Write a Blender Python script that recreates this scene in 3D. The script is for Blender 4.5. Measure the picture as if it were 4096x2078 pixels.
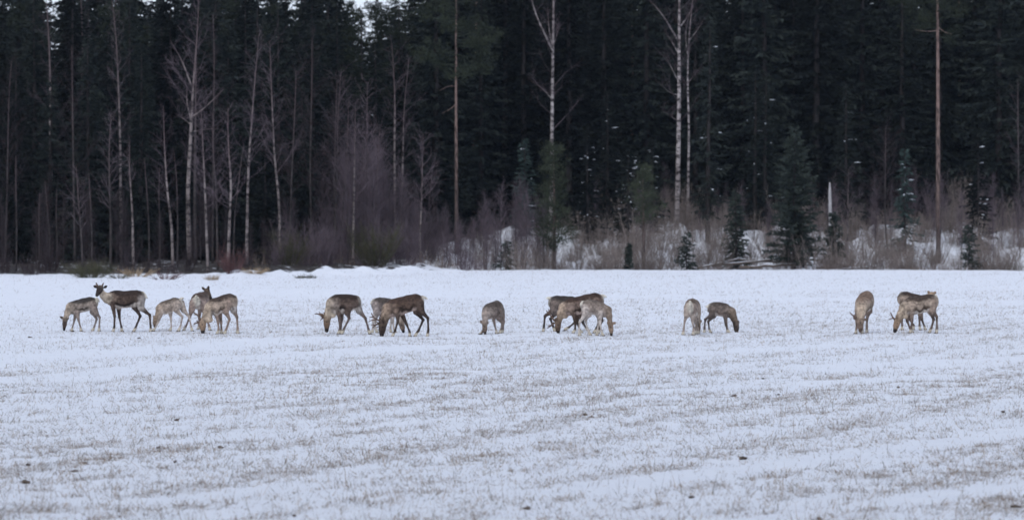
import bpy, math, random
import numpy as np

# ------------------------------------------------------------------ camera, light, exposure
for o in list(bpy.data.objects):
    bpy.data.objects.remove(o)
scene = bpy.context.scene
COL = scene.collection
F = 15000.0          # focal length in photo pixels (photo 4096 wide)
HOR = 845.0          # photo row of the horizon
CAMH = 3.2
R = math.radians

cam_d = bpy.data.cameras.new("camera")
cam = bpy.data.objects.new("camera", cam_d)
COL.objects.link(cam)
cam.location = (0, 0, CAMH)
cam.rotation_euler = (R(90), 0, 0)
cam_d.sensor_width = 36.0
cam_d.lens = 36.0 * F / 4096.0
cam_d.shift_y = -(1039.0 - HOR) / 4096.0
cam_d.clip_start = 1.0
cam_d.clip_end = 5000.0
cam_d.dof.use_dof = True
cam_d.dof.focus_distance = 77.0
cam_d.dof.aperture_fstop = 2.4
scene.camera = cam

world = bpy.data.worlds.new("World")
scene.world = world
world.use_nodes = True
wn = world.node_tree
wn.nodes.clear()
sky = wn.nodes.new("ShaderNodeTexSky")
sky.sky_type = 'NISHITA'
sky.sun_disc = False
sky.sun_elevation = R(48)
sky.sun_rotation = R(200)
sky.air_density = 1.0
sky.dust_density = 1.0
sky.ozone_density = 1.0
hs = wn.nodes.new("ShaderNodeHueSaturation")
hs.inputs['Saturation'].default_value = 0.6
bg = wn.nodes.new("ShaderNodeBackground")
bg.inputs['Strength'].default_value = 0.13
wo = wn.nodes.new("ShaderNodeOutputWorld")
wn.links.new(sky.outputs[0], hs.inputs['Color'])
# even cloud layer over the clear-sky model: an overcast, slightly blue winter sky
cloud = wn.nodes.new("ShaderNodeMix"); cloud.data_type = 'RGBA'
cloud.inputs[0].default_value = 0.7
cloud.inputs[7].default_value = (4.2, 4.75, 6.1, 1)
wn.links.new(hs.outputs[0], cloud.inputs[6])
wn.links.new(cloud.outputs[2], bg.inputs[0])
wn.links.new(bg.outputs[0], wo.inputs[0])

sun_d = bpy.data.lights.new("sun", 'SUN')
sun_d.energy = 0.7
sun_d.angle = R(40)
sun_d.color = (1.0, 0.97, 0.93)
sun = bpy.data.objects.new("sun", sun_d)
COL.objects.link(sun)
sun.rotation_euler = (R(42), 0, R(-20))

scene.view_settings.view_transform = 'Standard'
scene.view_settings.look = 'None'
scene.view_settings.gamma = 1.0
scene.view_settings.use_curve_mapping = False
scene.view_settings.exposure = 0.46
scene.render.engine = 'CYCLES'
scene.cycles.max_bounces = 3
scene.cycles.adaptive_threshold = 0.02
scene.cycles.diffuse_bounces = 2

random.seed(7)
RNG = np.random.default_rng(11)


# ------------------------------------------------------------------ helpers
def px2x(px, d):
    return (px - 2048.0) / F * d


def py2z(py, d):
    return CAMH - (py - HOR) / F * d


_T = np.random.default_rng(3).random((256, 256))


def vnoise(x, y):
    x = np.asarray(x, float); y = np.asarray(y, float)
    xi = np.floor(x).astype(int); yi = np.floor(y).astype(int)
    fx = x - xi; fy = y - yi
    fx = fx * fx * (3 - 2 * fx); fy = fy * fy * (3 - 2 * fy)
    a = _T[xi & 255, yi & 255]; b = _T[(xi + 1) & 255, yi & 255]
    c = _T[xi & 255, (yi + 1) & 255]; d = _T[(xi + 1) & 255, (yi + 1) & 255]
    return (a * (1 - fx) + b * fx) * (1 - fy) + (c * (1 - fx) + d * fx) * fy


def fbm(x, y, o=4):
    s = 0.0; a = 0.5; t = 0.0
    for i in range(o):
        s = s + a * vnoise(x * 2 ** i + 17.3 * i, y * 2 ** i + 5.1 * i)
        t += a; a *= 0.5
    return s / t


def sstep(a, b, x):
    t = np.clip((np.asarray(x, float) - a) / (b - a), 0, 1)
    return t * t * (3 - 2 * t)


def mesh_np(name, verts, faces, mat, smooth=False, cols=None, attrs=None):
    """faces: (n,3) or (n,4) int array, or a list of such arrays"""
    me = bpy.data.meshes.new(name)
    verts = np.ascontiguousarray(verts, dtype=np.float32)
    if not isinstance(faces, (list, tuple)):
        faces = [faces]
    faces = [np.asarray(f, np.int32) for f in faces if len(f)]
    loops = np.concatenate([f.ravel() for f in faces])
    sizes = np.concatenate([np.full(len(f), f.shape[1], np.int32) for f in faces])
    starts = np.concatenate([[0], np.cumsum(sizes)[:-1]]).astype(np.int32)
    me.vertices.add(len(verts)); me.vertices.foreach_set("co", verts.ravel())
    me.loops.add(len(loops)); me.loops.foreach_set("vertex_index", loops.astype(np.int32))
    me.polygons.add(len(sizes)); me.polygons.foreach_set("loop_start", starts)
    me.polygons.foreach_set("loop_total", sizes)
    if smooth:
        me.polygons.foreach_set("use_smooth", np.ones(len(sizes), bool))
    me.update(calc_edges=True)
    if cols is not None:
        a = me.color_attributes.new("coat", 'FLOAT_COLOR', 'POINT')
        c = np.ones((len(verts), 4), np.float32); c[:, :3] = cols
        a.data.foreach_set("color", c.ravel())
    if attrs:
        for k, v in attrs.items():
            a = me.attributes.new(k, 'FLOAT', 'POINT')
            a.data.foreach_set("value", np.asarray(v, np.float32))
    me.materials.append(mat)
    return me


def obj(name, data, parent=None, loc=None, rotz=0.0, scale=None):
    o = bpy.data.objects.new(name, data)
    COL.objects.link(o)
    if parent is not None:
        o.parent = parent
    if loc is not None:
        o.location = loc
    if rotz:
        o.rotation_euler = (0, 0, rotz)
    if scale is not None:
        o.scale = scale if hasattr(scale, '__len__') else (scale,) * 3
    return o


def tag(o, label=None, cat=None, group=None, kind=None):
    if label: o["label"] = label
    if cat: o["category"] = cat
    if group: o["group"] = group
    if kind: o["kind"] = kind
    return o


class MB:
    """collects triangles and quads for one mesh"""
    def __init__(self):
        self.v = []; self.t = []; self.q = []; self.n = 0

    def add(self, v, t=None, q=None):
        v = np.asarray(v, float)
        if t is not None and len(t): self.t.append(np.asarray(t, int) + self.n)
        if q is not None and len(q): self.q.append(np.asarray(q, int) + self.n)
        self.v.append(v); self.n += len(v)

    def tube(self, pts, rad, sides=6, cap=True):
        pts = np.asarray(pts, float); n = len(pts)
        rad = np.broadcast_to(np.asarray(rad, float), (n,))
        tan = np.gradient(pts, axis=0)
        tan /= np.linalg.norm(tan, axis=1)[:, None] + 1e-9
        ref = np.array([0, 1.0, 0.13]) if abs(tan[0][2]) > 0.5 else np.array([0.1, 0.2, 1.0])
        e1 = np.cross(tan, ref); e1 /= np.linalg.norm(e1, axis=1)[:, None] + 1e-9
        e2 = np.cross(tan, e1)
        a = np.arange(sides) * 2 * math.pi / sides
        ring = pts[:, None] + rad[:, None, None] * (np.cos(a)[None, :, None] * e1[:, None] + np.sin(a)[None, :, None] * e2[:, None])
        v = ring.reshape(-1, 3)
        i = np.arange(n - 1)[:, None] * sides; j = np.arange(sides)[None]
        q = np.stack([i + j, i + (j + 1) % sides, i + sides + (j + 1) % sides, i + sides + j], -1).reshape(-1, 4)
        t = []
        if cap:
            v = np.vstack([v, pts[-1] + tan[-1] * rad[-1] * 0.5, pts[0] - tan[0] * rad[0] * 0.3])
            tip = n * sides
            for k in range(sides):
                t.append(((n - 1) * sides + k, (n - 1) * sides + (k + 1) % sides, tip))
                t.append(((k + 1) % sides, k, tip + 1))
        self.add(v, t, q)

    def ribbons(self, base, tip, width, rng, taper=0.35):
        """many thin slivers: base/tip (n,3), width (n,)"""
        base = np.asarray(base, float); tip = np.asarray(tip, float); n = len(base)
        if n == 0: return
        d = tip - base
        s = np.cross(d, rng.normal(size=(n, 3))); s /= np.linalg.norm(s, axis=1)[:, None] + 1e-9
        w = np.broadcast_to(np.asarray(width, float), (n,))[:, None] * 0.5
        v = np.stack([base - s * w, base + s * w, tip + s * w * taper, tip - s * w * taper], 1).reshape(-1, 3)
        q = np.arange(n)[:, None] * 4 + np.arange(4)[None]
        self.add(v, None, q)

    def slivers(self, base, tip, width, rng, up=None):
        """triangles, widest at 35% of length; needle sprays"""
        base = np.asarray(base, float); tip = np.asarray(tip, float); n = len(base)
        d = tip - base
        s = np.cross(d, rng.normal(size=(n, 3)) if up is None else up)
        s /= np.linalg.norm(s, axis=1)[:, None] + 1e-9
        w = np.broadcast_to(np.asarray(width, float), (n,))[:, None] * 0.5
        m = base + d * 0.4
        v = np.stack([base, m + s * w, tip, m - s * w], 1).reshape(-1, 3)
        q = np.arange(n)[:, None] * 4 + np.arange(4)[None]
        self.add(v, None, q)

    def tube_tip(self, pts, rad, sides, tips):
        self.tube(pts, rad, sides); n = len(pts)
        self.tip = getattr(self, 'tip', []) + list(np.repeat(np.asarray(tips, float), sides)) + [tips[-1], tips[0]]

    def build(self, name, mat, smooth=False, **k):
        f = []
        if self.t: f.append(np.vstack(self.t))
        if self.q: f.append(np.vstack(self.q))
        return mesh_np(name, np.vstack(self.v), f, mat, smooth, **k)


# ------------------------------------------------------------------ materials
def newmat(name, rough=0.9, spec=0.15):
    m = bpy.data.materials.new(name); m.use_nodes = True
    nt = m.node_tree; b = nt.nodes["Principled BSDF"]
    b.inputs['Roughness'].default_value = rough
    b.inputs['Specular IOR Level'].default_value = spec
    return m, nt, b


def N(nt, t, **k):
    n = nt.nodes.new(t)
    for a, v in k.items():
        if a in n.inputs: n.inputs[a].default_value = v
        else: setattr(n, a, v)
    return n


def ramp(nt, fac, stops):
    r = nt.nodes.new("ShaderNodeValToRGB")
    el = r.color_ramp.elements
    while len(el) < len(stops): el.new(0.5)
    for e, (p, c) in zip(el, stops):
        e.position = p; e.color = (*c, 1) if len(c) == 3 else c
    nt.links.new(fac, r.inputs[0])
    return r


def mixc(nt, fac, a, b, mode='MIX'):
    m = nt.nodes.new("ShaderNodeMix"); m.data_type = 'RGBA'; m.blend_type = mode
    for s, v in ((m.inputs[0], fac), (m.inputs[6], a), (m.inputs[7], b)):
        if isinstance(v, (int, float)): s.default_value = v
        elif isinstance(v, tuple): s.default_value = (*v, 1)
        else: nt.links.new(v, s)
    return m.outputs[2]


def mat_simple(name, c1, c2, scale=8.0, rough=0.9, objrand=0.0, stretch=None, spec=0.1):
    m, nt, b = newmat(name, rough, spec)
    tc = N(nt, "ShaderNodeTexCoord")
    no = N(nt, "ShaderNodeTexNoise", Scale=scale, Detail=4.0)
    if stretch:
        mp = N(nt, "ShaderNodeMapping"); mp.inputs['Scale'].default_value = stretch
        nt.links.new(tc.outputs['Object'], mp.inputs[0]); nt.links.new(mp.outputs[0], no.inputs['Vector'])
    else:
        nt.links.new(tc.outputs['Object'], no.inputs['Vector'])
    r = ramp(nt, no.outputs[0], [(0.35, c1), (0.65, c2)])
    out = r.outputs[0]
    if objrand:
        oi = N(nt, "ShaderNodeObjectInfo")
        rr = ramp(nt, oi.outputs['Random'], [(0, (1 - objrand,) * 3), (1, (1 + objrand * 0.0 + objrand,) * 3)])
        out = mixc(nt, 1.0, out, rr.outputs[0], 'MULTIPLY')
    nt.links.new(out, b.inputs['Base Color'])
    return m


M_needle = mat_simple("spruce_needles", (0.011, 0.015, 0.0152), (0.026, 0.031, 0.0255), 1.3, objrand=0.6)
M_pineneedle = mat_simple("pine_needles", (0.021, 0.027, 0.019), (0.038, 0.045, 0.029), 1.5, objrand=0.2)
M_youngpine = mat_simple("young_pine_needles", (0.036, 0.045, 0.03), (0.066, 0.076, 0.048), 1.5, objrand=0.15)
M_youngspruce = mat_simple("young_spruce_needles", (0.030, 0.040, 0.036), (0.058, 0.07, 0.057), 2.0, objrand=0.2)
M_bluespruce = mat_simple("frosted_spruce_needles", (0.03, 0.05, 0.044), (0.065, 0.09, 0.082), 2.0)
M_sprucebark = mat_simple("spruce_bark", (0.025, 0.022, 0.022), (0.06, 0.052, 0.05), 9, stretch=(4, 4, 0.7))
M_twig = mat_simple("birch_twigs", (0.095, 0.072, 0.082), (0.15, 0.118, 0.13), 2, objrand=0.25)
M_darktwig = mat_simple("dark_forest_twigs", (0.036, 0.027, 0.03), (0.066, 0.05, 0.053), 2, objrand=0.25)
M_shrubtwig = mat_simple("shrub_twigs", (0.16, 0.13, 0.115), (0.27, 0.225, 0.20), 2, objrand=0.3)
M_redtwig = mat_simple("red_shrub_twigs", (0.09, 0.045, 0.045), (0.15, 0.08, 0.075), 2)
M_olive = mat_simple("olive_brush", (0.05, 0.05, 0.03), (0.10, 0.095, 0.055), 3)
M_straw = mat_simple("dead_straw", (0.28, 0.20, 0.12), (0.42, 0.32, 0.21), 3)
M_snowcap = mat_simple("clumped_snow", (0.74, 0.77, 0.82), (0.84, 0.86, 0.9), 6, rough=0.8)
M_log = mat_simple("weathered_log", (0.07, 0.055, 0.045), (0.16, 0.13, 0.11), 6, stretch=(1, 6, 6))
M_snag = mat_simple("bare_grey_wood", (0.30, 0.29, 0.29), (0.5, 0.48, 0.47), 6, stretch=(5, 5, 0.6))
M_rock = mat_simple("dark_rock", (0.05, 0.047, 0.045), (0.12, 0.11, 0.1), 4)
M_clod = mat_simple("soil_clod", (0.06, 0.048, 0.04), (0.16, 0.125, 0.10), 20)
M_hoof = mat_simple("dark_horn_hoof", (0.03, 0.026, 0.022), (0.06, 0.05, 0.042), 20, rough=0.6)
M_eye = mat_simple("dark_eye", (0.008, 0.006, 0.006), (0.012, 0.01, 0.01), 20, rough=0.15, spec=0.5)
M_antler = mat_simple("antler_bone", (0.09, 0.06, 0.048), (0.19, 0.13, 0.098), 14, rough=0.7)


def mat_birch(name, light, dark, lo):
    m, nt, b = newmat(name, 0.75)
    tc = N(nt, "ShaderNodeTexCoord")
    mp = N(nt, "ShaderNodeMapping"); mp.inputs['Scale'].default_value = (2.0, 2.0, 4.0)
    nt.links.new(tc.outputs['Object'], mp.inputs[0])
    no = N(nt, "ShaderNodeTexNoise", Scale=1.0, Detail=5.0, Roughness=0.7)
    nt.links.new(mp.outputs[0], no.inputs['Vector'])
    no2 = N(nt, "ShaderNodeTexNoise", Scale=0.45, Detail=3.0)
    nt.links.new(tc.outputs['Object'], no2.inputs['Vector'])
    r1 = ramp(nt, no.outputs[0], [(0.42, dark), (0.53, light), (1.0, tuple(min(0.85, c * 1.15) for c in light))])
    r2 = ramp(nt, no2.outputs[0], [(0.3, lo), (0.62, (1, 1, 1))])
    c = mixc(nt, 1.0, r1.outputs[0], r2.outputs[0], 'MULTIPLY')
    at = N(nt, "ShaderNodeAttribute", attribute_name="tip")
    mr = N(nt, "ShaderNodeMapRange"); mr.inputs['From Min'].default_value = 0.5; mr.inputs['From Max'].default_value = 0.85
    nt.links.new(at.outputs['Fac'], mr.inputs[0])
    nt.links.new(mixc(nt, mr.outputs[0], c, (0.11, 0.08, 0.08)), b.inputs['Base Color'])
    return m


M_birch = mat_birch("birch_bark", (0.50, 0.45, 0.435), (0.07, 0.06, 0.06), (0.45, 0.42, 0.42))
M_birch_mid = mat_birch("shade_toned_birch_bark", (0.29, 0.245, 0.23), (0.05, 0.042, 0.042), (0.4, 0.38, 0.38))  # birch bark darkened in colour, standing in for weaker light in the wood
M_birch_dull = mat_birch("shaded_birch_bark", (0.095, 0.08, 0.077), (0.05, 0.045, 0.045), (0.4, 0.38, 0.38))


def mat_pinebark():
    m, nt, b = newmat("pine_bark", 0.9)
    tc = N(nt, "ShaderNodeTexCoord")
    sep = N(nt, "ShaderNodeSeparateXYZ"); nt.links.new(tc.outputs['Object'], sep.inputs[0])
    mr = N(nt, "ShaderNodeMapRange"); mr.inputs['From Min'].default_value = 1.0; mr.inputs['From Max'].default_value = 8.0
    nt.links.new(sep.outputs[2], mr.inputs[0])
    r = ramp(nt, mr.outputs[0], [(0, (0.085, 0.066, 0.062)), (0.5, (0.15, 0.105, 0.09)), (1, (0.19, 0.13, 0.11))])
    mp = N(nt, "ShaderNodeMapping"); mp.inputs['Scale'].default_value = (5, 5, 1.2)
    nt.links.new(tc.outputs['Object'], mp.inputs[0])
    no = N(nt, "ShaderNodeTexNoise", Scale=2.0, Detail=5.0); nt.links.new(mp.outputs[0], no.inputs['Vector'])
    r2 = ramp(nt, no.outputs[0], [(0.35, (0.35, 0.36, 0.38)), (0.6, (1.2, 1.2, 1.2))])
    nt.links.new(mixc(nt, 1.0, r.outputs[0], r2.outputs[0], 'MULTIPLY'), b.inputs['Base Color'])
    return m


M_pinebark = mat_pinebark()


def mat_ground():
    m, nt, b = newmat("snow_and_soil", 0.7, 0.2)
    at = N(nt, "ShaderNodeAttribute", attribute_name="bare")
    at2 = N(nt, "ShaderNodeAttribute", attribute_name="straw")
    tc = N(nt, "ShaderNodeTexCoord")
    n1 = N(nt, "ShaderNodeTexNoise", Scale=1.7, Detail=6.0, Roughness=0.7); nt.links.new(tc.outputs['Object'], n1.inputs['Vector'])
    n2 = N(nt, "ShaderNodeTexNoise", Scale=13.0, Detail=6.0, Roughness=0.8); nt.links.new(tc.outputs['Object'], n2.inputs['Vector'])
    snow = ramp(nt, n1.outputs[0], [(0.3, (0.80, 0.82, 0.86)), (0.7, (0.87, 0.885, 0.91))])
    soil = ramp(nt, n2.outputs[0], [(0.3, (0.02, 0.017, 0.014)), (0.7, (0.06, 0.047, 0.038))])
    straw = ramp(nt, n2.outputs[0], [(0.35, (0.22, 0.19, 0.17)), (0.65, (0.45, 0.40, 0.36))])
    # straw showing through the thin snow
    a1 = N(nt, "ShaderNodeMath", operation='ADD'); nt.links.new(n2.outputs[0], a1.inputs[0]); nt.links.new(at2.outputs['Fac'], a1.inputs[1])
    f1 = N(nt, "ShaderNodeMapRange"); f1.inputs['From Min'].default_value = 0.90; f1.inputs['From Max'].default_value = 1.05
    nt.links.new(a1.outputs[0], f1.inputs[0])
    f1m = N(nt, "ShaderNodeMath", operation='MULTIPLY'); nt.links.new(f1.outputs[0], f1m.inputs[0]); f1m.inputs[1].default_value = 0.38
    c = mixc(nt, f1m.outputs[0], snow.outputs[0], straw.outputs[0])
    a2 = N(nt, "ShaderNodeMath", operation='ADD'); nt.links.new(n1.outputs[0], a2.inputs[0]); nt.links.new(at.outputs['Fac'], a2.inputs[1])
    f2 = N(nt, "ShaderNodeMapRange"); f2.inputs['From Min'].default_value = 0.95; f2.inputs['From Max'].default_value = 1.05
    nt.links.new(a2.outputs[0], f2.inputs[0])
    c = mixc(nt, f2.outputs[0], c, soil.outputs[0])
    nt.links.new(c, b.inputs['Base Color'])
    bp = N(nt, "ShaderNodeBump", Strength=0.9, Distance=0.06)
    nt.links.new(n2.outputs[0], bp.inputs['Height']); nt.links.new(bp.outputs[0], b.inputs['Normal'])
    return m


def mat_coat(name, rough=0.85, attr="coat", nscale=28.0, lo=0.78, hi=1.2):
    m, nt, b = newmat(name, rough, 0.1)
    at = N(nt, "ShaderNodeAttribute", attribute_name=attr)
    tc = N(nt, "ShaderNodeTexCoord")
    no = N(nt, "ShaderNodeTexNoise", Scale=nscale, Detail=5.0, Roughness=0.7); nt.links.new(tc.outputs['Object'], no.inputs['Vector'])
    r = ramp(nt, no.outputs[0], [(0.3, (lo,) * 3), (0.7, (hi,) * 3)])
    nt.links.new(mixc(nt, 1.0, at.outputs['Color'], r.outputs[0], 'MULTIPLY'), b.inputs['Base Color'])
    bp = N(nt, "ShaderNodeBump", Strength=0.35, Distance=0.02)
    nt.links.new(no.outputs[0], bp.inputs['Height']); nt.links.new(bp.outputs[0], b.inputs['Normal'])
    return m


M_ground = mat_ground()
M_coat = mat_coat("reindeer_coat")
M_blade = mat_coat("stubble_blades", 0.9, "coat", 3.0, 0.85, 1.15)


# ------------------------------------------------------------------ terrain
def edge_y(x):
    return 186 + 18 * sstep(-12, 1.0, x) + 1.2 * (fbm(np.asarray(x) * 0.25 + 40, 0 * np.asarray(x) + 3, 3) - 0.5)


def H(x, y):
    x = np.asarray(x, float); y = np.asarray(y, float)
    e = edge_y(x); t = y - e
    s = sstep(-11, 3, x)
    field = 0.05 * (fbm(x * 0.5, y * 0.5, 3) - 0.5) + 0.05 * (fbm(x * 2.2, y * 1.7 + 9, 2) - 0.5) + 0.16 * (fbm(x * 0.06 + 8, y * 0.05, 2) - 0.5)
    hump = 0.05 * sstep(-9, -20, x) * sstep(145, 178, y)
    ditch = -0.55 * s * sstep(-0.6, 1.2, t) * (1 - sstep(3.0, 7.0, t))
    bump = fbm(x * 0.62 + 3, y * 0.45, 4) - 0.5
    rise = s * (2.35 * sstep(3, 27, t) + 1.6 * bump * sstep(3, 12, t) * (1 - 0.5 * sstep(30, 45, t)))
    left = (1 - s) * sstep(0, 12, t) * (0.25 + 0.6 * bump)
    bank = 0.5 * np.clip(fbm(x * 0.75 + 70, y * 0.5, 4) - 0.40, 0, 1) * sstep(-17.5, -13.5, x) * (1 - sstep(-4.0, -1.5, x)) * sstep(-5.5, -0.5, t) * (1 - sstep(3, 8, t)) * 1.9
    wall = 14.0 * sstep(95, 170, t) * s + 10 * sstep(120, 260, t)
    return field * (1 - sstep(5, 14, t)) + hump + ditch + rise + left + bank + wall


# clear snow lanes (tyre tracks between stubble rows): centre line in ground metres, half width
LANES = []
def lane(pts, hw):
    w = []
    for px, py in pts:
        d = F * CAMH / (py - HOR)
        w.append((px2x(px, d), d))
    LANES.append((np.array(w), hw))


lane([(-300, 1455), (500, 1405), (1300, 1352), (2200, 1330)], 1.5)
lane([(-300, 1540), (300, 1510), (900, 1430), (1700, 1385)], 1.1)
lane([(-300, 1210), (600, 1175), (1300, 1172)], 9.0)
lane([(1300, 1180), (2300, 1180), (3200, 1196), (4300, 1218)], 2.6)
lane([(3300, 1470), (3800, 1440), (4300, 1420)], 1.2)
lane([(2500, 1420), (3100, 1395), (3600, 1365)], 0.8)
lane([(2150, 1965), (2800, 1890), (3400, 1800), (4300, 1700)], 0.55)
lane([(3000, 2078), (3600, 1985), (4300, 1915)], 0.45)
lane([(-200, 2010), (700, 1990), (1200, 1930)], 0.5)
lane([(700, 1760), (1400, 1700), (2100, 1640)], 0.35)
lane([(2600, 1555), (3200, 1530), (3700, 1500)], 0.7)
lane([(2600, 1090), (4300, 1092)], 2.0)


def lane_clear(x, y):
    out = np.ones(np.shape(x))
    for w, hw in LANES:
        d2 = np.full(np.shape(x), 1e9)
        for a, b in zip(w[:-1], w[1:]):
            ab = b - a; L = ab @ ab
            h = np.clip(((x - a[0]) * ab[0] + (y - a[1]) * ab[1]) / L, 0, 1)
            d2 = np.minimum(d2, (x - a[0] - h * ab[0]) ** 2 + (y - a[1] - h * ab[1]) ** 2)
        dd = np.sqrt(d2) + (vnoise(x * 1.5, y * 0.8) - 0.5) * hw * 0.9
        out *= 0.10 + 0.90 * sstep(hw * 0.55, hw * 1.25, dd)
    return out


GRAZE = [(255, 1324), (470, 1326), (615, 1324), (720, 1328), (815, 1332), (900, 1332), (1310, 1334), (1370, 1334), (1530, 1340), (1640, 1340), (1940, 1326), (2000, 1326), (2230, 1328), (2330, 1332), (2440, 1333), (2740, 1330), (2830, 1325), (2945, 1325), (3440, 1331), (3585, 1330), (3730, 1334)]


def straw_density(x, y):
    # stubble rows run obliquely away from the camera
    ca, sa = math.cos(R(20)), math.sin(R(20))
    u = x * ca - y * sa; v = x * sa + y * ca
    n = fbm(u * 0.9, v * 0.07 + 4, 4)
    n2 = fbm(u * 2.6 + 30, v * 0.9, 3)
    patch = sstep(0.33, 0.63, 0.45 * n + 0.55 * n2)
    far = 1 - 0.35 * sstep(110, 150, y)
    lefty = 1 - 0.55 * sstep(1000, 100, 2048 + F * x / np.maximum(y, 1)) * sstep(60, 100, y)
    row = sstep(-.75, .35, np.sin(u * 2 * math.pi / 1.5 + 3.5 * (fbm(u * .3, v * .05, 2) - .5) * 2) + .9 * (n2 - .5))
    spot = np.zeros(np.shape(x))
    for px_, py_ in GRAZE:
        d_ = F * CAMH / (py_ - HOR); spot = np.maximum(spot, np.exp(-((x - px2x(px_, d_)) ** 2 + .3 * (y - d_) ** 2) / .5))
    return np.clip((0.27 + 0.73 * patch) * (.6 + .4 * row) * lane_clear(x, y) * far * lefty + .35 * spot, 0, 1)


def axis(lo, hi, mid0, mid1, fine, coarse):
    a = np.arange(lo, mid0, coarse); b = np.arange(mid0, mid1, fine); c = np.arange(mid1, hi + coarse, coarse)
    return np.concatenate([a, b, c])


def build_ground():
    xs = np.concatenate([np.arange(-400, -48, 16), np.arange(-48, -22, 1.0), np.arange(-22, -11, 0.25), np.arange(-11, 11, 0.13), np.arange(11, 22, 0.25), np.arange(22, 48, 1.0), np.arange(48, 401, 16)])
    ys = np.concatenate([np.arange(-60, 30, 6), np.arange(30, 80, 0.16), np.arange(80, 125, 0.3), np.arange(125, 182, 0.7), np.arange(182, 236, 0.35), np.arange(236, 300, 2), np.arange(300, 900, 20)])
    X, Y = np.meshgrid(xs, ys)
    Z = H(X, Y)
    nx, ny = len(xs), len(ys)
    v = np.stack([X, Y, Z], -1).reshape(-1, 3)
    i = np.arange(ny - 1)[:, None] * nx; j = np.arange(nx - 1)[None]
    q = np.stack([i + j, i + j + 1, i + nx + j + 1, i + nx + j], -1).reshape(-1, 4)
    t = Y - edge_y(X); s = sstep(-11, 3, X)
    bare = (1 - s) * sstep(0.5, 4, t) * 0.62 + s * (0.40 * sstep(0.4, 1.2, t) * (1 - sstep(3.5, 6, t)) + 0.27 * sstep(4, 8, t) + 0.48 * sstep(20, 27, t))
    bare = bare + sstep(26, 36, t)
    straw = straw_density(X, Y) * (1 - sstep(-2, 1, t)) * 0.5 * (0.6 + 0.4 * sstep(130, 60, Y))
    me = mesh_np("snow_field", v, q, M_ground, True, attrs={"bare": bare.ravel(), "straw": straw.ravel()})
    o = obj("snow_field", me)
    tag(o, "snow dusted stubble field running back to the forest floor", kind="structure")


build_ground()


def build_grass():
    rng = np.random.default_rng(5)
    B, T, W, C = [], [], [], []
    bands = [(32, 52, 640), (52, 75, 400), (75, 110, 210), (110, 150, 70), (150, 203, 30)]
    for y0, y1, dens in bands:
        hw = 0.1366 * y1 * 1.22 + 3.0
        area = 2 * hw * (y1 - y0); n = int(area * dens)
        x = rng.uniform(-hw, hw, n); y = rng.uniform(y0, y1, n)
        keep = (np.abs(x) < 0.1366 * y * 1.22 + 3.0) & (rng.random(n) < straw_density(x, y)) & (y < edge_y(x) - 0.6)
        x = x[keep]; y = y[keep]
        # clumping
        cl = fbm(x * 10, y * 7, 2)
        keep = rng.random(len(x)) < sstep(0.36, 0.60, cl)
        x = x[keep]; y = y[keep]; n = len(x)
        L = rng.gamma(3.0, 0.0145, n) + 0.016
        tall = rng.random(n) < 0.012 + 0.05 * sstep(48, 40, y) * (fbm(x * .8, y * .5, 2) > .52)
        L[tall] += rng.uniform(0.06, 0.2, tall.sum())
        tilt = np.abs(rng.normal(0.9, 0.38, n)); tilt[tall] *= 0.4
        tilt = np.clip(tilt, 0, 1.5)
        az = rng.uniform(0, 2 * math.pi, n)
        z = H(x, y) - 0.004
        b = np.stack([x, y, z], 1)
        t = b + np.stack([np.sin(tilt) * np.cos(az), np.sin(tilt) * np.sin(az), np.cos(tilt) + 0.06], 1) * L[:, None]
        B.append(b); T.append(t)
        W.append(rng.uniform(0.004, 0.009, n) * (1.0 + 0.5 * (y0 > 100)))
        tone = rng.random(n)[:, None]
        pal = np.where(tone < 0.52, np.array([[0.37, 0.285, 0.215]]), np.where(tone < 0.80, np.array([[0.30, 0.265, 0.245]]), np.where(tone < 0.93, np.array([[0.17, 0.15, 0.115]]), np.array([[0.50, 0.42, 0.33]]))))
        C.append(pal * rng.uniform(0.5, 1.1, (n, 1)))
    B = np.vstack(B); T = np.vstack(T); W = np.concatenate(W); C = np.vstack(C)
    mb = MB(); mb.ribbons(B, T, W, rng, 0.3)
    me = mb.build("stubble_grass", M_blade, cols=np.repeat(C, 4, axis=0))
    o = obj("stubble_grass", me)
    tag(o, "dry brown stubble and dead grass poking through the thin snow", kind="stuff")
    print("blades", len(B))


build_grass()


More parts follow.
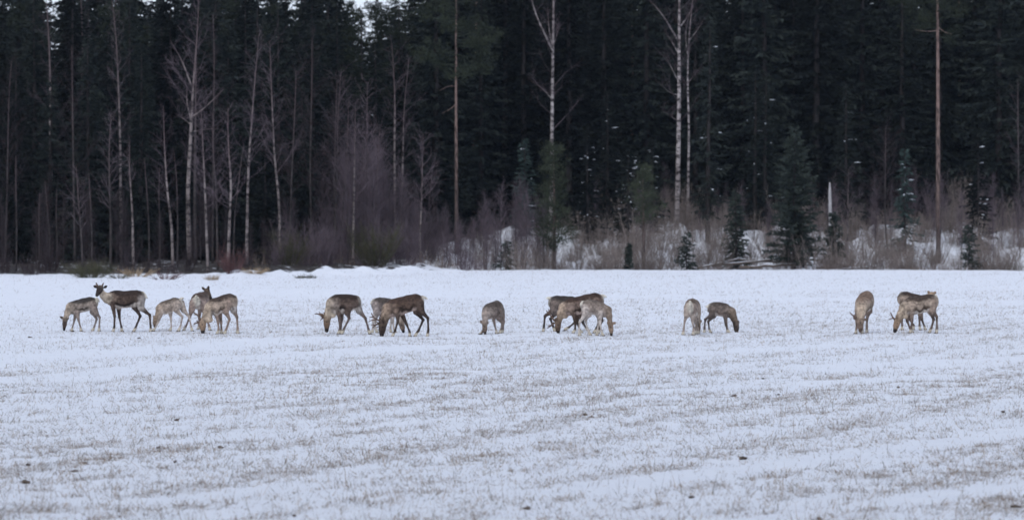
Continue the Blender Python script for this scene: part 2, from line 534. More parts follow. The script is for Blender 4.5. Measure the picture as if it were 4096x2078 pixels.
# ------------------------------------------------------------------ tree meshes
def spruce_mesh(h, r, seed, z0=0.03, density=1.0, droop=0.25, twl=0.42, mat=None, asc=0.0, snow=0, gappy=0.25, wid=0.085):
    rng = np.random.default_rng(seed)
    tr = MB()
    k = np.linspace(0, 1, 10)
    wob = np.stack([np.cumsum(rng.normal(0, 0.02, 10)), np.cumsum(rng.normal(0, 0.02, 10)), k * h], 1)
    r0 = 0.011 * h + 0.03
    tr.tube(wob, r0 * (1 - k) ** 0.8 + 0.008, 7)
    fo = MB(); sn = MB()
    nb = int((h * 15 + 40) * density)
    Bs, Ts, Ws = [], [], []
    for b in range(nb):
        f = z0 + (1 - z0) * (b + rng.random()) / nb
        z = f * h
        prof = (1 - f) ** 0.62 * min(1.0, 0.55 + (f - z0) / 0.18)
        L = r * prof * rng.uniform(0.55, 1.12) + 0.12
        if rng.random() < gappy * 0.5: L *= 0.5
        az = rng.uniform(0, 2 * math.pi)
        cx = np.interp(f, k, wob[:, 0]); cy = np.interp(f, k, wob[:, 1])
        n = max(9, int(L * 22 * density))
        s = np.sort(rng.random(n))
        dirx, diry = math.cos(az), math.sin(az)
        dr = droop * (1 - 0.9 * f) - asc
        zz = z - dr * L * s + 0.22 * L * droop * s ** 3 + asc * 0.3 * L * s * s
        p = np.stack([cx + dirx * L * s, cy + diry * L * s, zz], 1)
        side = rng.choice([-1, 1], n) * rng.uniform(0.25, 1.0, n)
        tl = twl * rng.uniform(0.5, 1.2, n) * (0.55 + 0.45 * (1 - s)) * (0.55 + 0.45 * min(1, L / 1.2))
        d = np.stack([dirx * 0.75 - diry * side * 0.75, diry * 0.75 + dirx * side * 0.75, rng.normal(-0.28 + asc * 1.8, 0.3, n)], 1)
        Bs.append(p); Ts.append(p + d * tl[:, None]); Ws.append(wid * rng.uniform(0.6, 1.4, n))
        fo.tube(np.array([[cx, cy, z], p[n // 2], p[-1]]), [0.012 + 0.006 * L, 0.008 + 0.003 * L, 0.004], 3, cap=False)
        if snow and f < 0.93 and rng.random() < snow:
            for _ in range(rng.integers(1, 4)):
                q = p[rng.integers(n // 3, n)]
                sl, sw = rng.uniform(0.06, 0.24), rng.uniform(0.025, 0.06)
                ax_ = np.array([dirx, diry, rng.normal(-dr * .6, .15)]); bx_ = np.array([-diry, dirx, 0.0])
                o8 = np.array([ax_ * sl, -ax_ * sl, bx_ * sw, -bx_ * sw, np.array([0, 0, sw * .7]), np.array([0, 0, -sw * .5])]) * rng.uniform(0.5, 1.3, (6, 1)) + q + [0, 0, 0.03]
                sn.add(o8, [(0, 2, 4), (2, 1, 4), (1, 3, 4), (3, 0, 4), (2, 0, 5), (1, 2, 5), (3, 1, 5), (0, 3, 5)])
    fo.slivers(np.vstack(Bs), np.vstack(Ts), np.concatenate(Ws), rng)
    return (tr.build("trunk", M_sprucebark, True), fo.build("crown", mat or M_needle), sn.build("snow", M_snowcap) if sn.v else None)


def pine_crown(mb, h, z_lo, r, rng, nbr=26, top=1.0, lean=(0, 0), asc=0.25, tl=0.22, clump=26, wid=0.05):
    Bs, Ts, Ws = [], [], []
    for b in range(nbr):
        f = (b + rng.random()) / nbr
        z = z_lo + (h - z_lo) * f
        L = r * (1 - 0.65 * f ** 1.5) * rng.uniform(0.5, 1.15)
        az = rng.uniform(0, 2 * math.pi)
        d = np.array([math.cos(az), math.sin(az), rng.uniform(asc - 0.3, asc + 0.25)])
        e = np.array([lean[0], lean[1], z]) + d * L
        mid = np.array([lean[0], lean[1], z]) + d * L * 0.5 - [0, 0, 0.08 * L]
        mb.tube(np.array([[lean[0], lean[1], z], mid, e]), [0.02 + 0.008 * L, 0.014 + 0.005 * L, 0.008], 4, cap=False)
        nc = max(3, int(L * 5))
        for c in range(nc):
            q = mid + (e - mid) * rng.uniform(-0.3, 1.1) + rng.normal(0, 0.16 * L ** 0.5, 3) * [1, 1, 0.5]
            n = clump
            p = q + rng.normal(0, 0.13, (n, 3))
            dd = rng.normal(size=(n, 3)); dd[:, 2] = np.abs(dd[:, 2]) * 0.8 + 0.25
            dd /= np.linalg.norm(dd, axis=1)[:, None]
            Bs.append(p); Ts.append(p + dd * rng.uniform(0.6, 1.3, (n, 1)) * tl); Ws.append(np.full(n, wid) * rng.uniform(0.6, 1.3, n))
    mb.slivers(np.vstack(Bs), np.vstack(Ts), np.concatenate(Ws), rng)


def twig_crown(mb, path, rng, n_br, L0, z_from, ribbon_w=0.012, n_sub=7, up=0.9, sub_w=0.008, r_base=0.03, sweep=1.0):
    """bare branches along the trunk path (n,3), from fraction z_from up"""
    path = np.asarray(path, float)
    cum = np.concatenate([[0], np.cumsum(np.linalg.norm(np.diff(path, axis=0), axis=1))]); cum /= cum[-1]
    SB, ST, SW = [], [], []
    for b in range(n_br):
        f = z_from + (1 - z_from) * (b + rng.random()) / n_br
        p = np.array([np.interp(f, cum, path[:, i]) for i in range(3)])
        g = (f - z_from) / (1 - z_from)
        L = L0 * (1 - 0.7 * g) * rng.uniform(0.45, 1.2)
        az = rng.uniform(0, 2 * math.pi)
        d0 = np.array([math.cos(az), math.sin(az), up * rng.uniform(0.7, 1.5)]); d0 /= np.linalg.norm(d0)
        m = p + d0 * L * 0.55 + rng.normal(0, 0.05 * L, 3)
        e = m + (d0 + [0, 0, 0.25 * sweep]) * L * 0.5 + rng.normal(0, 0.08 * L, 3)
        rr = min(r_base, 0.006 + 0.008 * L)
        mb.tube(np.array([p, m, e]), [rr, rr * 0.6, 0.004], 3, cap=False)
        ns = max(2, int(n_sub * L))
        t = rng.random(ns)[:, None] ** 0.7
        q = np.where(t < 0.5, p + (m - p) * t * 2, m + (e - m) * (t - 0.5) * 2)
        dd = rng.normal(0, 0.55, (ns, 3)) + d0 * 0.9 + [0, 0, 0.15]
        ll = rng.uniform(0.25, 0.75, (ns, 1)) * (0.35 + 0.35 * L ** 0.5)
        qe = q + dd * ll
        SB.append(q); ST.append(qe); SW.append(np.full(ns, ribbon_w))
        for rep in range(2):
            t2 = rng.uniform(0.2, 0.95, (ns, 1))
            q2 = q + (qe - q) * t2
            d2 = rng.normal(0, 0.5, (ns, 3)) + dd * 0.6 - [0, 0, 0.12]
            SB.append(q2); ST.append(q2 + d2 * ll * 0.7); SW.append(np.full(ns, sub_w))
    mb.ribbons(np.vstack(SB), np.vstack(ST), np.concatenate(SW), rng)


def smooth_path(pts, n=16):
    pts = np.asarray(pts, float)
    t = np.concatenate([[0], np.cumsum(np.linalg.norm(np.diff(pts, axis=0), axis=1))]); t /= t[-1]
    u = np.linspace(0, 1, n)
    p = np.stack([np.interp(u, t, pts[:, i]) for i in range(3)], 1)
    for _ in range(2):
        p[1:-1] = 0.25 * p[:-2] + 0.5 * p[1:-1] + 0.25 * p[2:]
    return p


def tree_root(name, x, y, label, cat, group=None, dz=-0.05):
    o = obj(name, None, None, (x, y, float(H(x, y)) + dz))
    o.empty_display_size = 0.3
    return tag(o, label, cat, group)


def F1(x, y): return (0 + .8648 * x, .8648 * y)
def F2(x, y): return (1000 + .8648 * x, .8648 * y)
def F3(x, y): return (2000 + .8648 * x, .8648 * y)
def F4(x, y): return (3000 + .8643 * x, .8643 * y)


# ---- individually placed birches: trunk traced in elevation, given its own distance and depth
def birch(d, pts, r, label, dull=False, top_extra=3.0, n_br=34, L0=1.7, z_from=0.38, limbs=(), seed=0, group=None, sub=10, dark=False, ydev=0.25, reach=0.0):
    rng = np.random.default_rng(1000 + seed)
    bx = px2x(pts[0][0], d)
    root = tree_root("birch_tree", bx, d, label, "birch", group)
    z0 = root.location.z
    P = [(0, 0, 0)]
    for px, py in pts:
        z = py2z(py, d) - z0
        if z > P[-1][2] + 0.3:
            P.append((px2x(px, d) - bx, rng.normal(0, ydev) * min(1, z / 6), z))
    last = P[-1]; prev = P[-2]
    dirn = np.array(last) - np.array(prev); dirn /= np.linalg.norm(dirn)
    P.append(tuple(np.array(last) + (dirn * 0.6 + [rng.normal(0, .05), 0, 0.6]) * top_extra * 0.8))
    path = smooth_path(P, 18)
    k = np.linspace(0, 1, 18)
    tr = MB(); tr.tube_tip(path, r * (1.0 - 0.93 * k ** 1.15) + 0.005, 8, k)
    for lp, lr in limbs:
        Q = []
        for i, (px, py) in enumerate(lp):
            z = py2z(py, d) - z0; x = px2x(px, d) - bx
            yb = np.interp(z, path[:, 2], path[:, 1])
            Q.append((x, yb + (0.35 * i * rng.choice([-1, 1]) if i else 0), z))
        q = smooth_path(Q, 8)
        tr.tube_tip(q, np.linspace(lr, lr * 0.2, 8), 6, np.linspace(.45, .95, 8))
    cr = MB()
    twig_crown(cr, path, rng, n_br, L0, z_from, n_sub=sub)
    for lp, lr in limbs:
        Q = [(px2x(px, d) - bx, 0.0, py2z(py, d) - z0) for px, py in lp]
        twig_crown(cr, smooth_path(Q, 8), rng, 6, 1.0, 0.3, n_sub=8)
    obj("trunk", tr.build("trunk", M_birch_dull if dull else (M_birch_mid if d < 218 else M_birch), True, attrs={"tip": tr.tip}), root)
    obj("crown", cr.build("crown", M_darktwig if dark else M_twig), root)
    return root


S = 0
def nb():
    global S
    S += 1
    return S


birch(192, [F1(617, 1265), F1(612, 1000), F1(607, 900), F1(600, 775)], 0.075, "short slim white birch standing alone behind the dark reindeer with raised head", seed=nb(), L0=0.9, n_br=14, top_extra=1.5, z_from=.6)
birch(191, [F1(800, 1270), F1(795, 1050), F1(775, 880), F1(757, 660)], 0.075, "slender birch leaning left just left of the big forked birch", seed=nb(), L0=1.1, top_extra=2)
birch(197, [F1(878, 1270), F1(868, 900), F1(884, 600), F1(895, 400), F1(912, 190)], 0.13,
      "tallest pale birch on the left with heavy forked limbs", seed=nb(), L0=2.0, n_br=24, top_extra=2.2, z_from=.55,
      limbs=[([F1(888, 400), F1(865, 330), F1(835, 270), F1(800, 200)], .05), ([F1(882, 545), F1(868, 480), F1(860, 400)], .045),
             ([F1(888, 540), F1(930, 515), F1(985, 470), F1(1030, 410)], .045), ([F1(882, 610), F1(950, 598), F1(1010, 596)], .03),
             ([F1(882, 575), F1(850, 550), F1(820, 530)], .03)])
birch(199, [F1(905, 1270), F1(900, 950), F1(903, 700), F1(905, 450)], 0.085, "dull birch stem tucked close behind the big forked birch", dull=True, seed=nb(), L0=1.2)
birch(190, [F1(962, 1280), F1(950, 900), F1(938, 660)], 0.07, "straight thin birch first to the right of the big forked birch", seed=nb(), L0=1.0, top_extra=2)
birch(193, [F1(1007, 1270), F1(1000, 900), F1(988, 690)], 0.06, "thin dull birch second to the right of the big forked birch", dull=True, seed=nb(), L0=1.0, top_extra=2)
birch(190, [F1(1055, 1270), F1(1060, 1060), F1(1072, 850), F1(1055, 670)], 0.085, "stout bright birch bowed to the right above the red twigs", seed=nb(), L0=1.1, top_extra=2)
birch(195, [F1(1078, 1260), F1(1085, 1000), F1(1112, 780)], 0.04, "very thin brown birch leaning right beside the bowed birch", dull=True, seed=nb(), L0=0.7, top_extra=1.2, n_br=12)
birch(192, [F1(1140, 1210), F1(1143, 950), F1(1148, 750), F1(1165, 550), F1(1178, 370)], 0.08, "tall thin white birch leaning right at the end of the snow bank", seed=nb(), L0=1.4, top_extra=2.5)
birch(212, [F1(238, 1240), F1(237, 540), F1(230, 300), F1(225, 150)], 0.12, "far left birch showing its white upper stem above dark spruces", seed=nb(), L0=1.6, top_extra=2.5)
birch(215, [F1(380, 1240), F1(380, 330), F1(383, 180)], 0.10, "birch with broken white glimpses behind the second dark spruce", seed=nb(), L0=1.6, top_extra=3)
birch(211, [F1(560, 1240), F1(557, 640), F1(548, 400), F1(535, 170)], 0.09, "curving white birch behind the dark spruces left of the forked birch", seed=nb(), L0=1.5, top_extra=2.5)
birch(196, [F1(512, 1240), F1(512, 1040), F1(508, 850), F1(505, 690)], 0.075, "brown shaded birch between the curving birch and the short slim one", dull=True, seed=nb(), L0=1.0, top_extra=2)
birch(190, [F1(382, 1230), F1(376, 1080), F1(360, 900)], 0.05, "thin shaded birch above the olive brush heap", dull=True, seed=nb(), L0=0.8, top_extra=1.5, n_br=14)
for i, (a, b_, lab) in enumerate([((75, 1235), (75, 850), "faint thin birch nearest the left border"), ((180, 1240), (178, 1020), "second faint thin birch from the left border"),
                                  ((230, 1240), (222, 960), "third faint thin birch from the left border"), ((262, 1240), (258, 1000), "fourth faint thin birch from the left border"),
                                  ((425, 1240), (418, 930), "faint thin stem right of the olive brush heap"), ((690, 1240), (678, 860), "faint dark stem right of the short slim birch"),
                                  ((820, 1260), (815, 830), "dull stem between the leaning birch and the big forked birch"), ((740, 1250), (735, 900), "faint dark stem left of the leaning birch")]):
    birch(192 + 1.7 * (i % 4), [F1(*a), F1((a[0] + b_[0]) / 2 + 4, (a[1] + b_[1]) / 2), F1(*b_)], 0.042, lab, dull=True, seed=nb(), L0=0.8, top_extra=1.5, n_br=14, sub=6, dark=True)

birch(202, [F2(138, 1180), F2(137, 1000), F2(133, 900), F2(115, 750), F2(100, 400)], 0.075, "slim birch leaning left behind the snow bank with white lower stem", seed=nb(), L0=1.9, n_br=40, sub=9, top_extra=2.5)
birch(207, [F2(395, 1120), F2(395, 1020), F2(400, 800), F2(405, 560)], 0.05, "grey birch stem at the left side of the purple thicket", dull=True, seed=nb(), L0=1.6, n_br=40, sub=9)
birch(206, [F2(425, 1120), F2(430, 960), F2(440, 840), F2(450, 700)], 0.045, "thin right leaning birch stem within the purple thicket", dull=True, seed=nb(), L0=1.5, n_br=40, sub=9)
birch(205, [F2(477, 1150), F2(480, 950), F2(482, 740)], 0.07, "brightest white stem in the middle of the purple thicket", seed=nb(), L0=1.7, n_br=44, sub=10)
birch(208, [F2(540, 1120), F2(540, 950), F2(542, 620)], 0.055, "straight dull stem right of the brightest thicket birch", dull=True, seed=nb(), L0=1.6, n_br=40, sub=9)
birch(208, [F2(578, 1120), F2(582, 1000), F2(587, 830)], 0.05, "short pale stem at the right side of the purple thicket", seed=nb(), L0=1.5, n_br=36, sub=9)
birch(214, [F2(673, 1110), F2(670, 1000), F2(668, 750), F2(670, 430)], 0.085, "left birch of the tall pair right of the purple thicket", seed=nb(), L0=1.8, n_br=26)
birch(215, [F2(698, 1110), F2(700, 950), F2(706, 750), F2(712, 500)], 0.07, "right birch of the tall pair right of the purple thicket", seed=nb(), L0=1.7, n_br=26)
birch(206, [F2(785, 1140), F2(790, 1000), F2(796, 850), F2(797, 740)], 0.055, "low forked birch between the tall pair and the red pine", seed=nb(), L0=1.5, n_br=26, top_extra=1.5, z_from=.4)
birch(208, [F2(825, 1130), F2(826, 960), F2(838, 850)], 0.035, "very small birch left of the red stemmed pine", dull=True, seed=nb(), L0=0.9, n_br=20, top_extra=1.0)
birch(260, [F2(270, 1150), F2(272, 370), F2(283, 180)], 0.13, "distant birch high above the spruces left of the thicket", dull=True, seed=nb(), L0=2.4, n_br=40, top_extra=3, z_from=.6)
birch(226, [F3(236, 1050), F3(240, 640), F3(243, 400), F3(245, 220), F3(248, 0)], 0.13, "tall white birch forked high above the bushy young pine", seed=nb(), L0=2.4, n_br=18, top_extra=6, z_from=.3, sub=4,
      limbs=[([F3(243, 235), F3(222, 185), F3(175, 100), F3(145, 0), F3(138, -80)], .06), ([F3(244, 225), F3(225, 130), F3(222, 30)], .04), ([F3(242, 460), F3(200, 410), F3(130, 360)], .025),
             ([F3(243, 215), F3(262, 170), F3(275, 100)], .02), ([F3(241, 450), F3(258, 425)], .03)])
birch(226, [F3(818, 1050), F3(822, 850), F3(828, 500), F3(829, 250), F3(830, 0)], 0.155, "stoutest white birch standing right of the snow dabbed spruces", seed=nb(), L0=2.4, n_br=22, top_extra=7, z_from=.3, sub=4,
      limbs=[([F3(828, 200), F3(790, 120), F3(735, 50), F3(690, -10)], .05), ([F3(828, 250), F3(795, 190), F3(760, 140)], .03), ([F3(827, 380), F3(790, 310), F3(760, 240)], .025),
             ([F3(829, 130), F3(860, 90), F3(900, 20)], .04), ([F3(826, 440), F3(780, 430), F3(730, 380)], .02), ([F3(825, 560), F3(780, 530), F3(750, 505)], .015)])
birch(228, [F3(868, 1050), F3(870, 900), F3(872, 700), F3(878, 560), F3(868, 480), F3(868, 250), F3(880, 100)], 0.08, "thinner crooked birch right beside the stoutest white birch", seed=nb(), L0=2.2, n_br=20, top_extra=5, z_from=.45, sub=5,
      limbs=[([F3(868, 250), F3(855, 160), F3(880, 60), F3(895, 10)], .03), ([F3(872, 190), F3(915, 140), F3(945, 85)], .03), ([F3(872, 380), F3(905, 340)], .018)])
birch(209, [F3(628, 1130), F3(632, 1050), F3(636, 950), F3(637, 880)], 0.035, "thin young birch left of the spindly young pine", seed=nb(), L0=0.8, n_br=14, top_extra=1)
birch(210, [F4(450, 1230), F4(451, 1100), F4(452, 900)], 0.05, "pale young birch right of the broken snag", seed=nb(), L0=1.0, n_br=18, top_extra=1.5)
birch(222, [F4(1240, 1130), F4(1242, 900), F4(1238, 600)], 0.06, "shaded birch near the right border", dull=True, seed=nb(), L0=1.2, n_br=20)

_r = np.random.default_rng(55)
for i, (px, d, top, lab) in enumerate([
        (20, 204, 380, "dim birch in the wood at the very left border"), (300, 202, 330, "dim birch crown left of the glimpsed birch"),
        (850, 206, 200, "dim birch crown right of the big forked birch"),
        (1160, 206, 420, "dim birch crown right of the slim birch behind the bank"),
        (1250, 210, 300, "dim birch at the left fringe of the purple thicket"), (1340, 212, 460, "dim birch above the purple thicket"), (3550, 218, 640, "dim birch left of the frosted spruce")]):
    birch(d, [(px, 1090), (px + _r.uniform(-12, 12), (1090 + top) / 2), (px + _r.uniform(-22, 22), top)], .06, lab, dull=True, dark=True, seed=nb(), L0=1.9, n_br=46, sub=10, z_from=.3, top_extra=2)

# ---- dead snag
def snag():
    d = 214; x = px2x(F4(371, 0)[0], d)
    root = tree_root("broken_snag", x, d, "short bare grey trunk broken off behind the dark young spruce", "snag")
    z0 = root.location.z; top = py2z(F4(0, 845)[1], d) - z0
    mb = MB(); k = np.linspace(0, 1, 8)
    mb.tube(np.stack([0.02 * np.sin(k * 5), 0 * k, k * top], 1), np.array([.12, .115, .11, .105, .1, .095, .08, .035]), 8)
    t = obj("trunk", mb.build("trunk", M_snag, True), root)
    mb = MB(); mb.tube([(0.05, 0, top * .55), (0.22, -.1, top * .6)], [.02, .008], 5); obj("branch_stub", mb.build("branch_stub", M_snag), root)
snag()


# ---- tall pines with bare red stems
def pine(d, pts, r, top, z_lo_py, rad, label, seed, limbs=(), nbr=26):
    rng = np.random.default_rng(2000 + seed)
    bark = M_sprucebark if seed >= 20 else M_pinebark
    bx = px2x(pts[0][0], d)
    root = tree_root("pine_tree", bx, d, label, "pine")
    z0 = root.location.z
    P = [(0, 0, 0)] + [(px2x(a, d) - bx, rng.normal(0, .1), py2z(b, d) - z0) for a, b in pts[1:]] + [(px2x(pts[-1][0], d) - bx, 0, top)]
    path = smooth_path(P, 14); k = np.linspace(0, 1, 14)
    tr = MB(); tr.tube(path, r * (1 - 0.75 * k) + .01, 9)
    for lp, lr in limbs:
        Q = [(px2x(a, d) - bx, (-.25 * i), py2z(b, d) - z0) for i, (a, b) in enumerate(lp)]
        tr.tube(smooth_path(Q, 6), np.linspace(lr, lr * .3, 6), 5)
    cr = MB(); pine_crown(cr, top + .3, py2z(z_lo_py, d) - z0, rad, rng, nbr, lean=(path[-4][0], 0))
    obj("trunk", tr.build("trunk", bark, True), root)
    obj("crown", cr.build("crown", M_pineneedle), root)


pine(211, [F2(955, 1110), F2(955, 850), F2(953, 550), F2(953, 280)], 0.105, 16.0, 330, 3.0, "tall pine with reddish bare stem and olive crown left of centre", 1,
     limbs=[([F2(953, 480), F2(930, 505), F2(890, 525)], .03), ([F2(953, 400), F2(920, 395), F2(880, 420)], .025)], nbr=34)
pine(212, [F4(872, 1200), F4(870, 820), F4(869, 520), F4(868, 0)], 0.135, 21.0, 150, 2.8, "tallest bare red pine stem near the right border", 2,
     limbs=[([F4(868, 140), F4(830, 150), F4(760, 140)], .03), ([F4(870, 790), F4(858, 800)], .02), ([F4(868, 120), F4(890, 150), F4(930, 160)], .025)], nbr=40)
pine(246, [F4(970, 1000), F4(969, 700), F4(968, 300)], 0.14, 19.0, 250, 2.6, "shaded pine stem first right of the tallest red pine", 3)
pine(250, [F4(1003, 1000), F4(1001, 700), F4(1000, 300)], 0.13, 20.0, 220, 2.6, "shaded pine stem second right of the tallest red pine", 4)
pine(248, [F4(772, 1000), F4(771, 700), F4(770, 300)], 0.12, 19.0, 260, 2.6, "shaded pine stem left of the tallest red pine", 5)
pine(244, [F2(1035, 1000), F2(1037, 700), F2(1047, 150)], 0.13, 20.0, 60, 2.6, "grey shaded pine stem right of the red pine left of centre", 6)
pine(246, [F3(612, 1000), F3(612, 700), F3(612, 150)], 0.12, 21.0, 60, 2.4, "dim pine stem in the dark gap left of the stoutest birch", 7)
pine(248, [F3(700, 1000), F3(700, 700), F3(700, 150)], 0.12, 22.0, 40, 2.4, "second dim pine stem in the dark gap left of the stoutest birch", 8)


for i, (px, d, top_py, lab) in enumerate([
        (110, 236, 20, "dim olive pine crown near the left border"), (480, 238, 40, "dim olive pine crown above the near black spruce"), (900, 240, 30, "dim olive pine crown right of the forked birch top"),
        (1120, 238, 60, "dim olive pine crown left of the distant birch"), (1450, 236, 40, "dim olive pine crown under the sky gap"), (1600, 238, 20, "dim olive pine crown right of the sky gap"),
        (2150, 242, -150, "dim olive pine crown left of the tall forked birch"), (2480, 244, -200, "dim olive pine crown left of the stoutest birch"), (3250, 240, -100, "dim olive pine crown above the snag"), (4020, 240, -60, "dim olive pine crown near the right border")]):
    pine(d, [(px, 1000), (px + 5, 600), (px - 4, 300)], .12, py2z(top_py, d) - float(H(px2x(px, d), d)), 420, 2.9, lab, 20 + i, nbr=44)


# ---- young pines and spruces standing out in front
def young_conifer(kind, d, px, top_py, halfw_px, label, cat, name, seed, snow=0, mat=None, z0=0.03, dens=1.3, **k):
    x = px2x(px, d)
    root = tree_root(name, x, d, label, cat)
    h = py2z(top_py, d) - root.location.z
    r = halfw_px / F * d
    if kind == 'spruce':
        t, c, s = spruce_mesh(h, r, 3000 + seed, z0=z0, density=dens, snow=snow, mat=mat or (M_youngspruce if name == 'young_spruce' and seed < 11 else None), twl=min(.5, .2 + .06 * h), wid=.085, **k)
        obj("trunk", t, root); obj("crown", c, root)
        if s: obj("snow", s, root)["kind"] = "stuff"
    else:
        rng = np.random.default_rng(3000 + seed)
        mb = MB(); kk = np.linspace(0, 1, 8)
        mb.tube(np.stack([.03 * np.sin(kk * 4), .02 * kk, kk * h * .97], 1), (.016 * h + .01) * (1 - kk * .9) + .006, 7)
        obj("trunk", mb.build("trunk", M_pinebark, True), root)
        cr = MB(); pine_crown(cr, h, h * z0, r, rng, int(h * dens * 7), asc=.55, tl=.2, clump=30, wid=.035)
        obj("crown", cr.build("crown", mat or M_youngpine), root)
    return root


yc = young_conifer
yc('pine', 206, F3(250, 0)[0], F3(0, 680)[1], 88, "bushy green young pine in front of the tall forked birch", "young pine", "young_pine", 1, z0=.2, dens=1.5)
yc('pine', 207, F3(662, 0)[0], F3(0, 780)[1], 72, "spindly young pine with bare lower stem between snowy mounds", "young pine", "young_pine", 2, z0=.5, dens=.8)
yc('spruce', 206, F4(203, 0)[0], F4(0, 590)[1], 135, "large dark young spruce standing before the snowy mound on the right", "young spruce", "young_spruce", 3, z0=.10, dens=1.7, asc=.12, mat=None)
yc('spruce', 208, F4(385, 0)[0], F4(0, 980)[1], 60, "low bushy spruce beside the large dark young spruce", "young spruce", "young_spruce", 4, dens=1.6)
yc('spruce', 214, F4(720, 0)[0], F4(0, 690)[1], 70, "pale frosted young spruce left of the tallest red pine", "young spruce", "young_spruce", 5, snow=.16, mat=M_bluespruce, dens=.9)
yc('spruce', 206, F4(1010, 0)[0], F4(0, 1040)[1], 60, "small dark spruce nearest the right border", "young spruce", "young_spruce", 6, dens=1.05)
yc('spruce', 206, F3(862, 0)[0], F3(0, 1075)[1], 55, "small spruce at the field edge left of the fallen logs", "young spruce", "young_spruce", 7, dens=1.05)
yc('spruce', 209, F3(1095, 0)[0], F3(0, 880)[1], 60, "narrow young spruce above the fallen logs", "young spruce", "young_spruce", 8, dens=1.4)
yc('spruce', 206, F2(1185, 0)[0], F2(0, 1115)[1], 62, "small spruce at the field edge behind the small grey reindeer", "young spruce", "young_spruce", 9, dens=1.05)
yc('spruce', 205, F3(585, 0)[0], F3(0, 1125)[1], 16, "tiny thin spruce left of the spindly pine", "young spruce", "young_spruce", 10, dens=2.2)
yc('spruce', 218, F3(405, 0)[0], F3(0, 590)[1], 82, "snow dabbed spruce right behind the bushy young pine", "young spruce", "young_spruce", 11, snow=.26, dens=1.1)
yc('spruce', 219, F3(590, 0)[0], F3(0, 690)[1], 78, "snow dabbed spruce behind the spindly young pine", "young spruce", "young_spruce", 12, snow=.28, dens=1.1)
yc('spruce', 222, F3(700, 0)[0], F3(0, 640)[1], 70, "snow dabbed spruce just left of the stoutest birch", "young spruce", "young_spruce", 13, snow=.2, dens=1.0)
yc('spruce', 222, F3(500, 0)[0], F3(0, 420)[1], 85, "taller spruce with scattered snow between the two snow dabbed ones", "young spruce", "young_spruce", 14, snow=.05, dens=1.0)
yc('spruce', 222, F3(110, 0)[0], F3(0, 640)[1], 65, "spruce with frosted branches left of the bushy young pine", "young spruce", "young_spruce", 15, snow=.04, dens=1.0, mat=M_bluespruce)
yc('spruce', 223, F4(440, 0)[0], F4(0, 380)[1], 90, "tall spruce with snowy branch tips above the broken snag", "young spruce", "young_spruce", 16, snow=.06, dens=1.0)
yc('spruce', 224, F4(60, 0)[0], F4(0, 330)[1], 90, "spruce with thin snow on its limbs left of the large young spruce", "young spruce", "young_spruce", 17, snow=.05, dens=1.0)
yc('spruce', 216, F4(1060, 0)[0], F4(0, 620)[1], 75, "spruce with a few snowy tips right of the tallest red pine", "young spruce", "young_spruce", 18, snow=.1, dens=1.0)
yc('spruce', 220, F3(965, 0)[0], F3(0, 90)[1], 95, "tall thin limbed spruce right of the crooked birch", "young spruce", "young_spruce", 19, snow=.08, dens=.75, z0=.12)
yc('spruce', 224, F3(1180, 0)[0], F3(0, 300)[1], 95, "tall spruce with thin snow behind the narrow young spruce", "young spruce", "young_spruce", 20, snow=.1, dens=.9)

# ---- front spruces of the left wood
for i, (px, top, d, hwp, lab) in enumerate([
        (60, 250, 206, 170, "dark spruce at the left border"), (350, 150, 207, 175, "second dark spruce from the left, in front of the glimpsed birch"),
        (560, 175, 204, 150, "near black spruce left of the big forked birch"), (1060, 520, 206, 110, "dark spruce right of the tall leaning birch"),
        (820, 330, 214, 140, "dark spruce behind the thin birches right of the forked birch"), (1210, 350, 216, 130, "dark spruce left of the purple thicket"),
        (200, 330, 210, 150, "third dark spruce between the first two at the left")]):
    yc('spruce', d, px, top, hwp * .82, lab, "spruce", "spruce_tree", 40 + i, dens=1.25, z0=.04)

ZONES = [(250, "near the left border"), (560, "behind the dark reindeer with raised head"), (690, "left of the big forked birch"), (830, "by the big forked birch"),
         (970, "by the bowed birch"), (1130, "by the left end of the snow bank"), (1330, "left of the brightest thicket birch"), (1480, "around the brightest thicket birch"),
         (1640, "by the tall pair of birches"), (1900, "by the red stemmed pine left of centre"), (2110, "left of the bushy young pine"), (2330, "by the bushy young pine"),
         (2500, "by the first snow dabbed spruce"), (2640, "by the spindly young pine"), (2790, "by the stoutest white birch"), (2930, "left of the narrow young spruce"), (3090, "above the fallen logs"),
         (3280, "by the large dark young spruce"), (3450, "by the broken snag"), (3650, "by the pale frosted spruce"), (3820, "by the tallest red pine stem"), (99999, "near the right border")]


def zone(px):
    return next(t for a, t in ZONES if px < a)


# ---- the wood behind: six spruce shapes, copied tree by tree
VAR = [spruce_mesh(h, r, 500 + i, z0=z, density=dn * 1.1, twl=.52, wid=.115) for i, (h, r, z, dn) in enumerate(
    [(16, 2.9, .05, .95), (18, 3.2, .06, .9), (20, 3.3, .04, .9), (22, 3.5, .07, .85), (17, 2.5, .03, 1.0), (24, 3.6, .06, .85)])]
VH = [16, 18, 20, 22, 17, 24]


def place_spruce(x, y, top_z, label, group, rng):
    z = float(H(x, y)) - .05
    h = top_z - z
    v = int(rng.integers(0, 6))
    root = tree_root("spruce_tree", x, y, label, "spruce", group)
    s = h / VH[v]
    root.scale = (max(.8, s) * rng.uniform(.9, 1.1), max(.8, s) * rng.uniform(.9, 1.1), s)
    root.rotation_euler = (0, 0, rng.uniform(0, 6.28))
    obj("trunk", VAR[v][0], root); obj("crown", VAR[v][1], root)


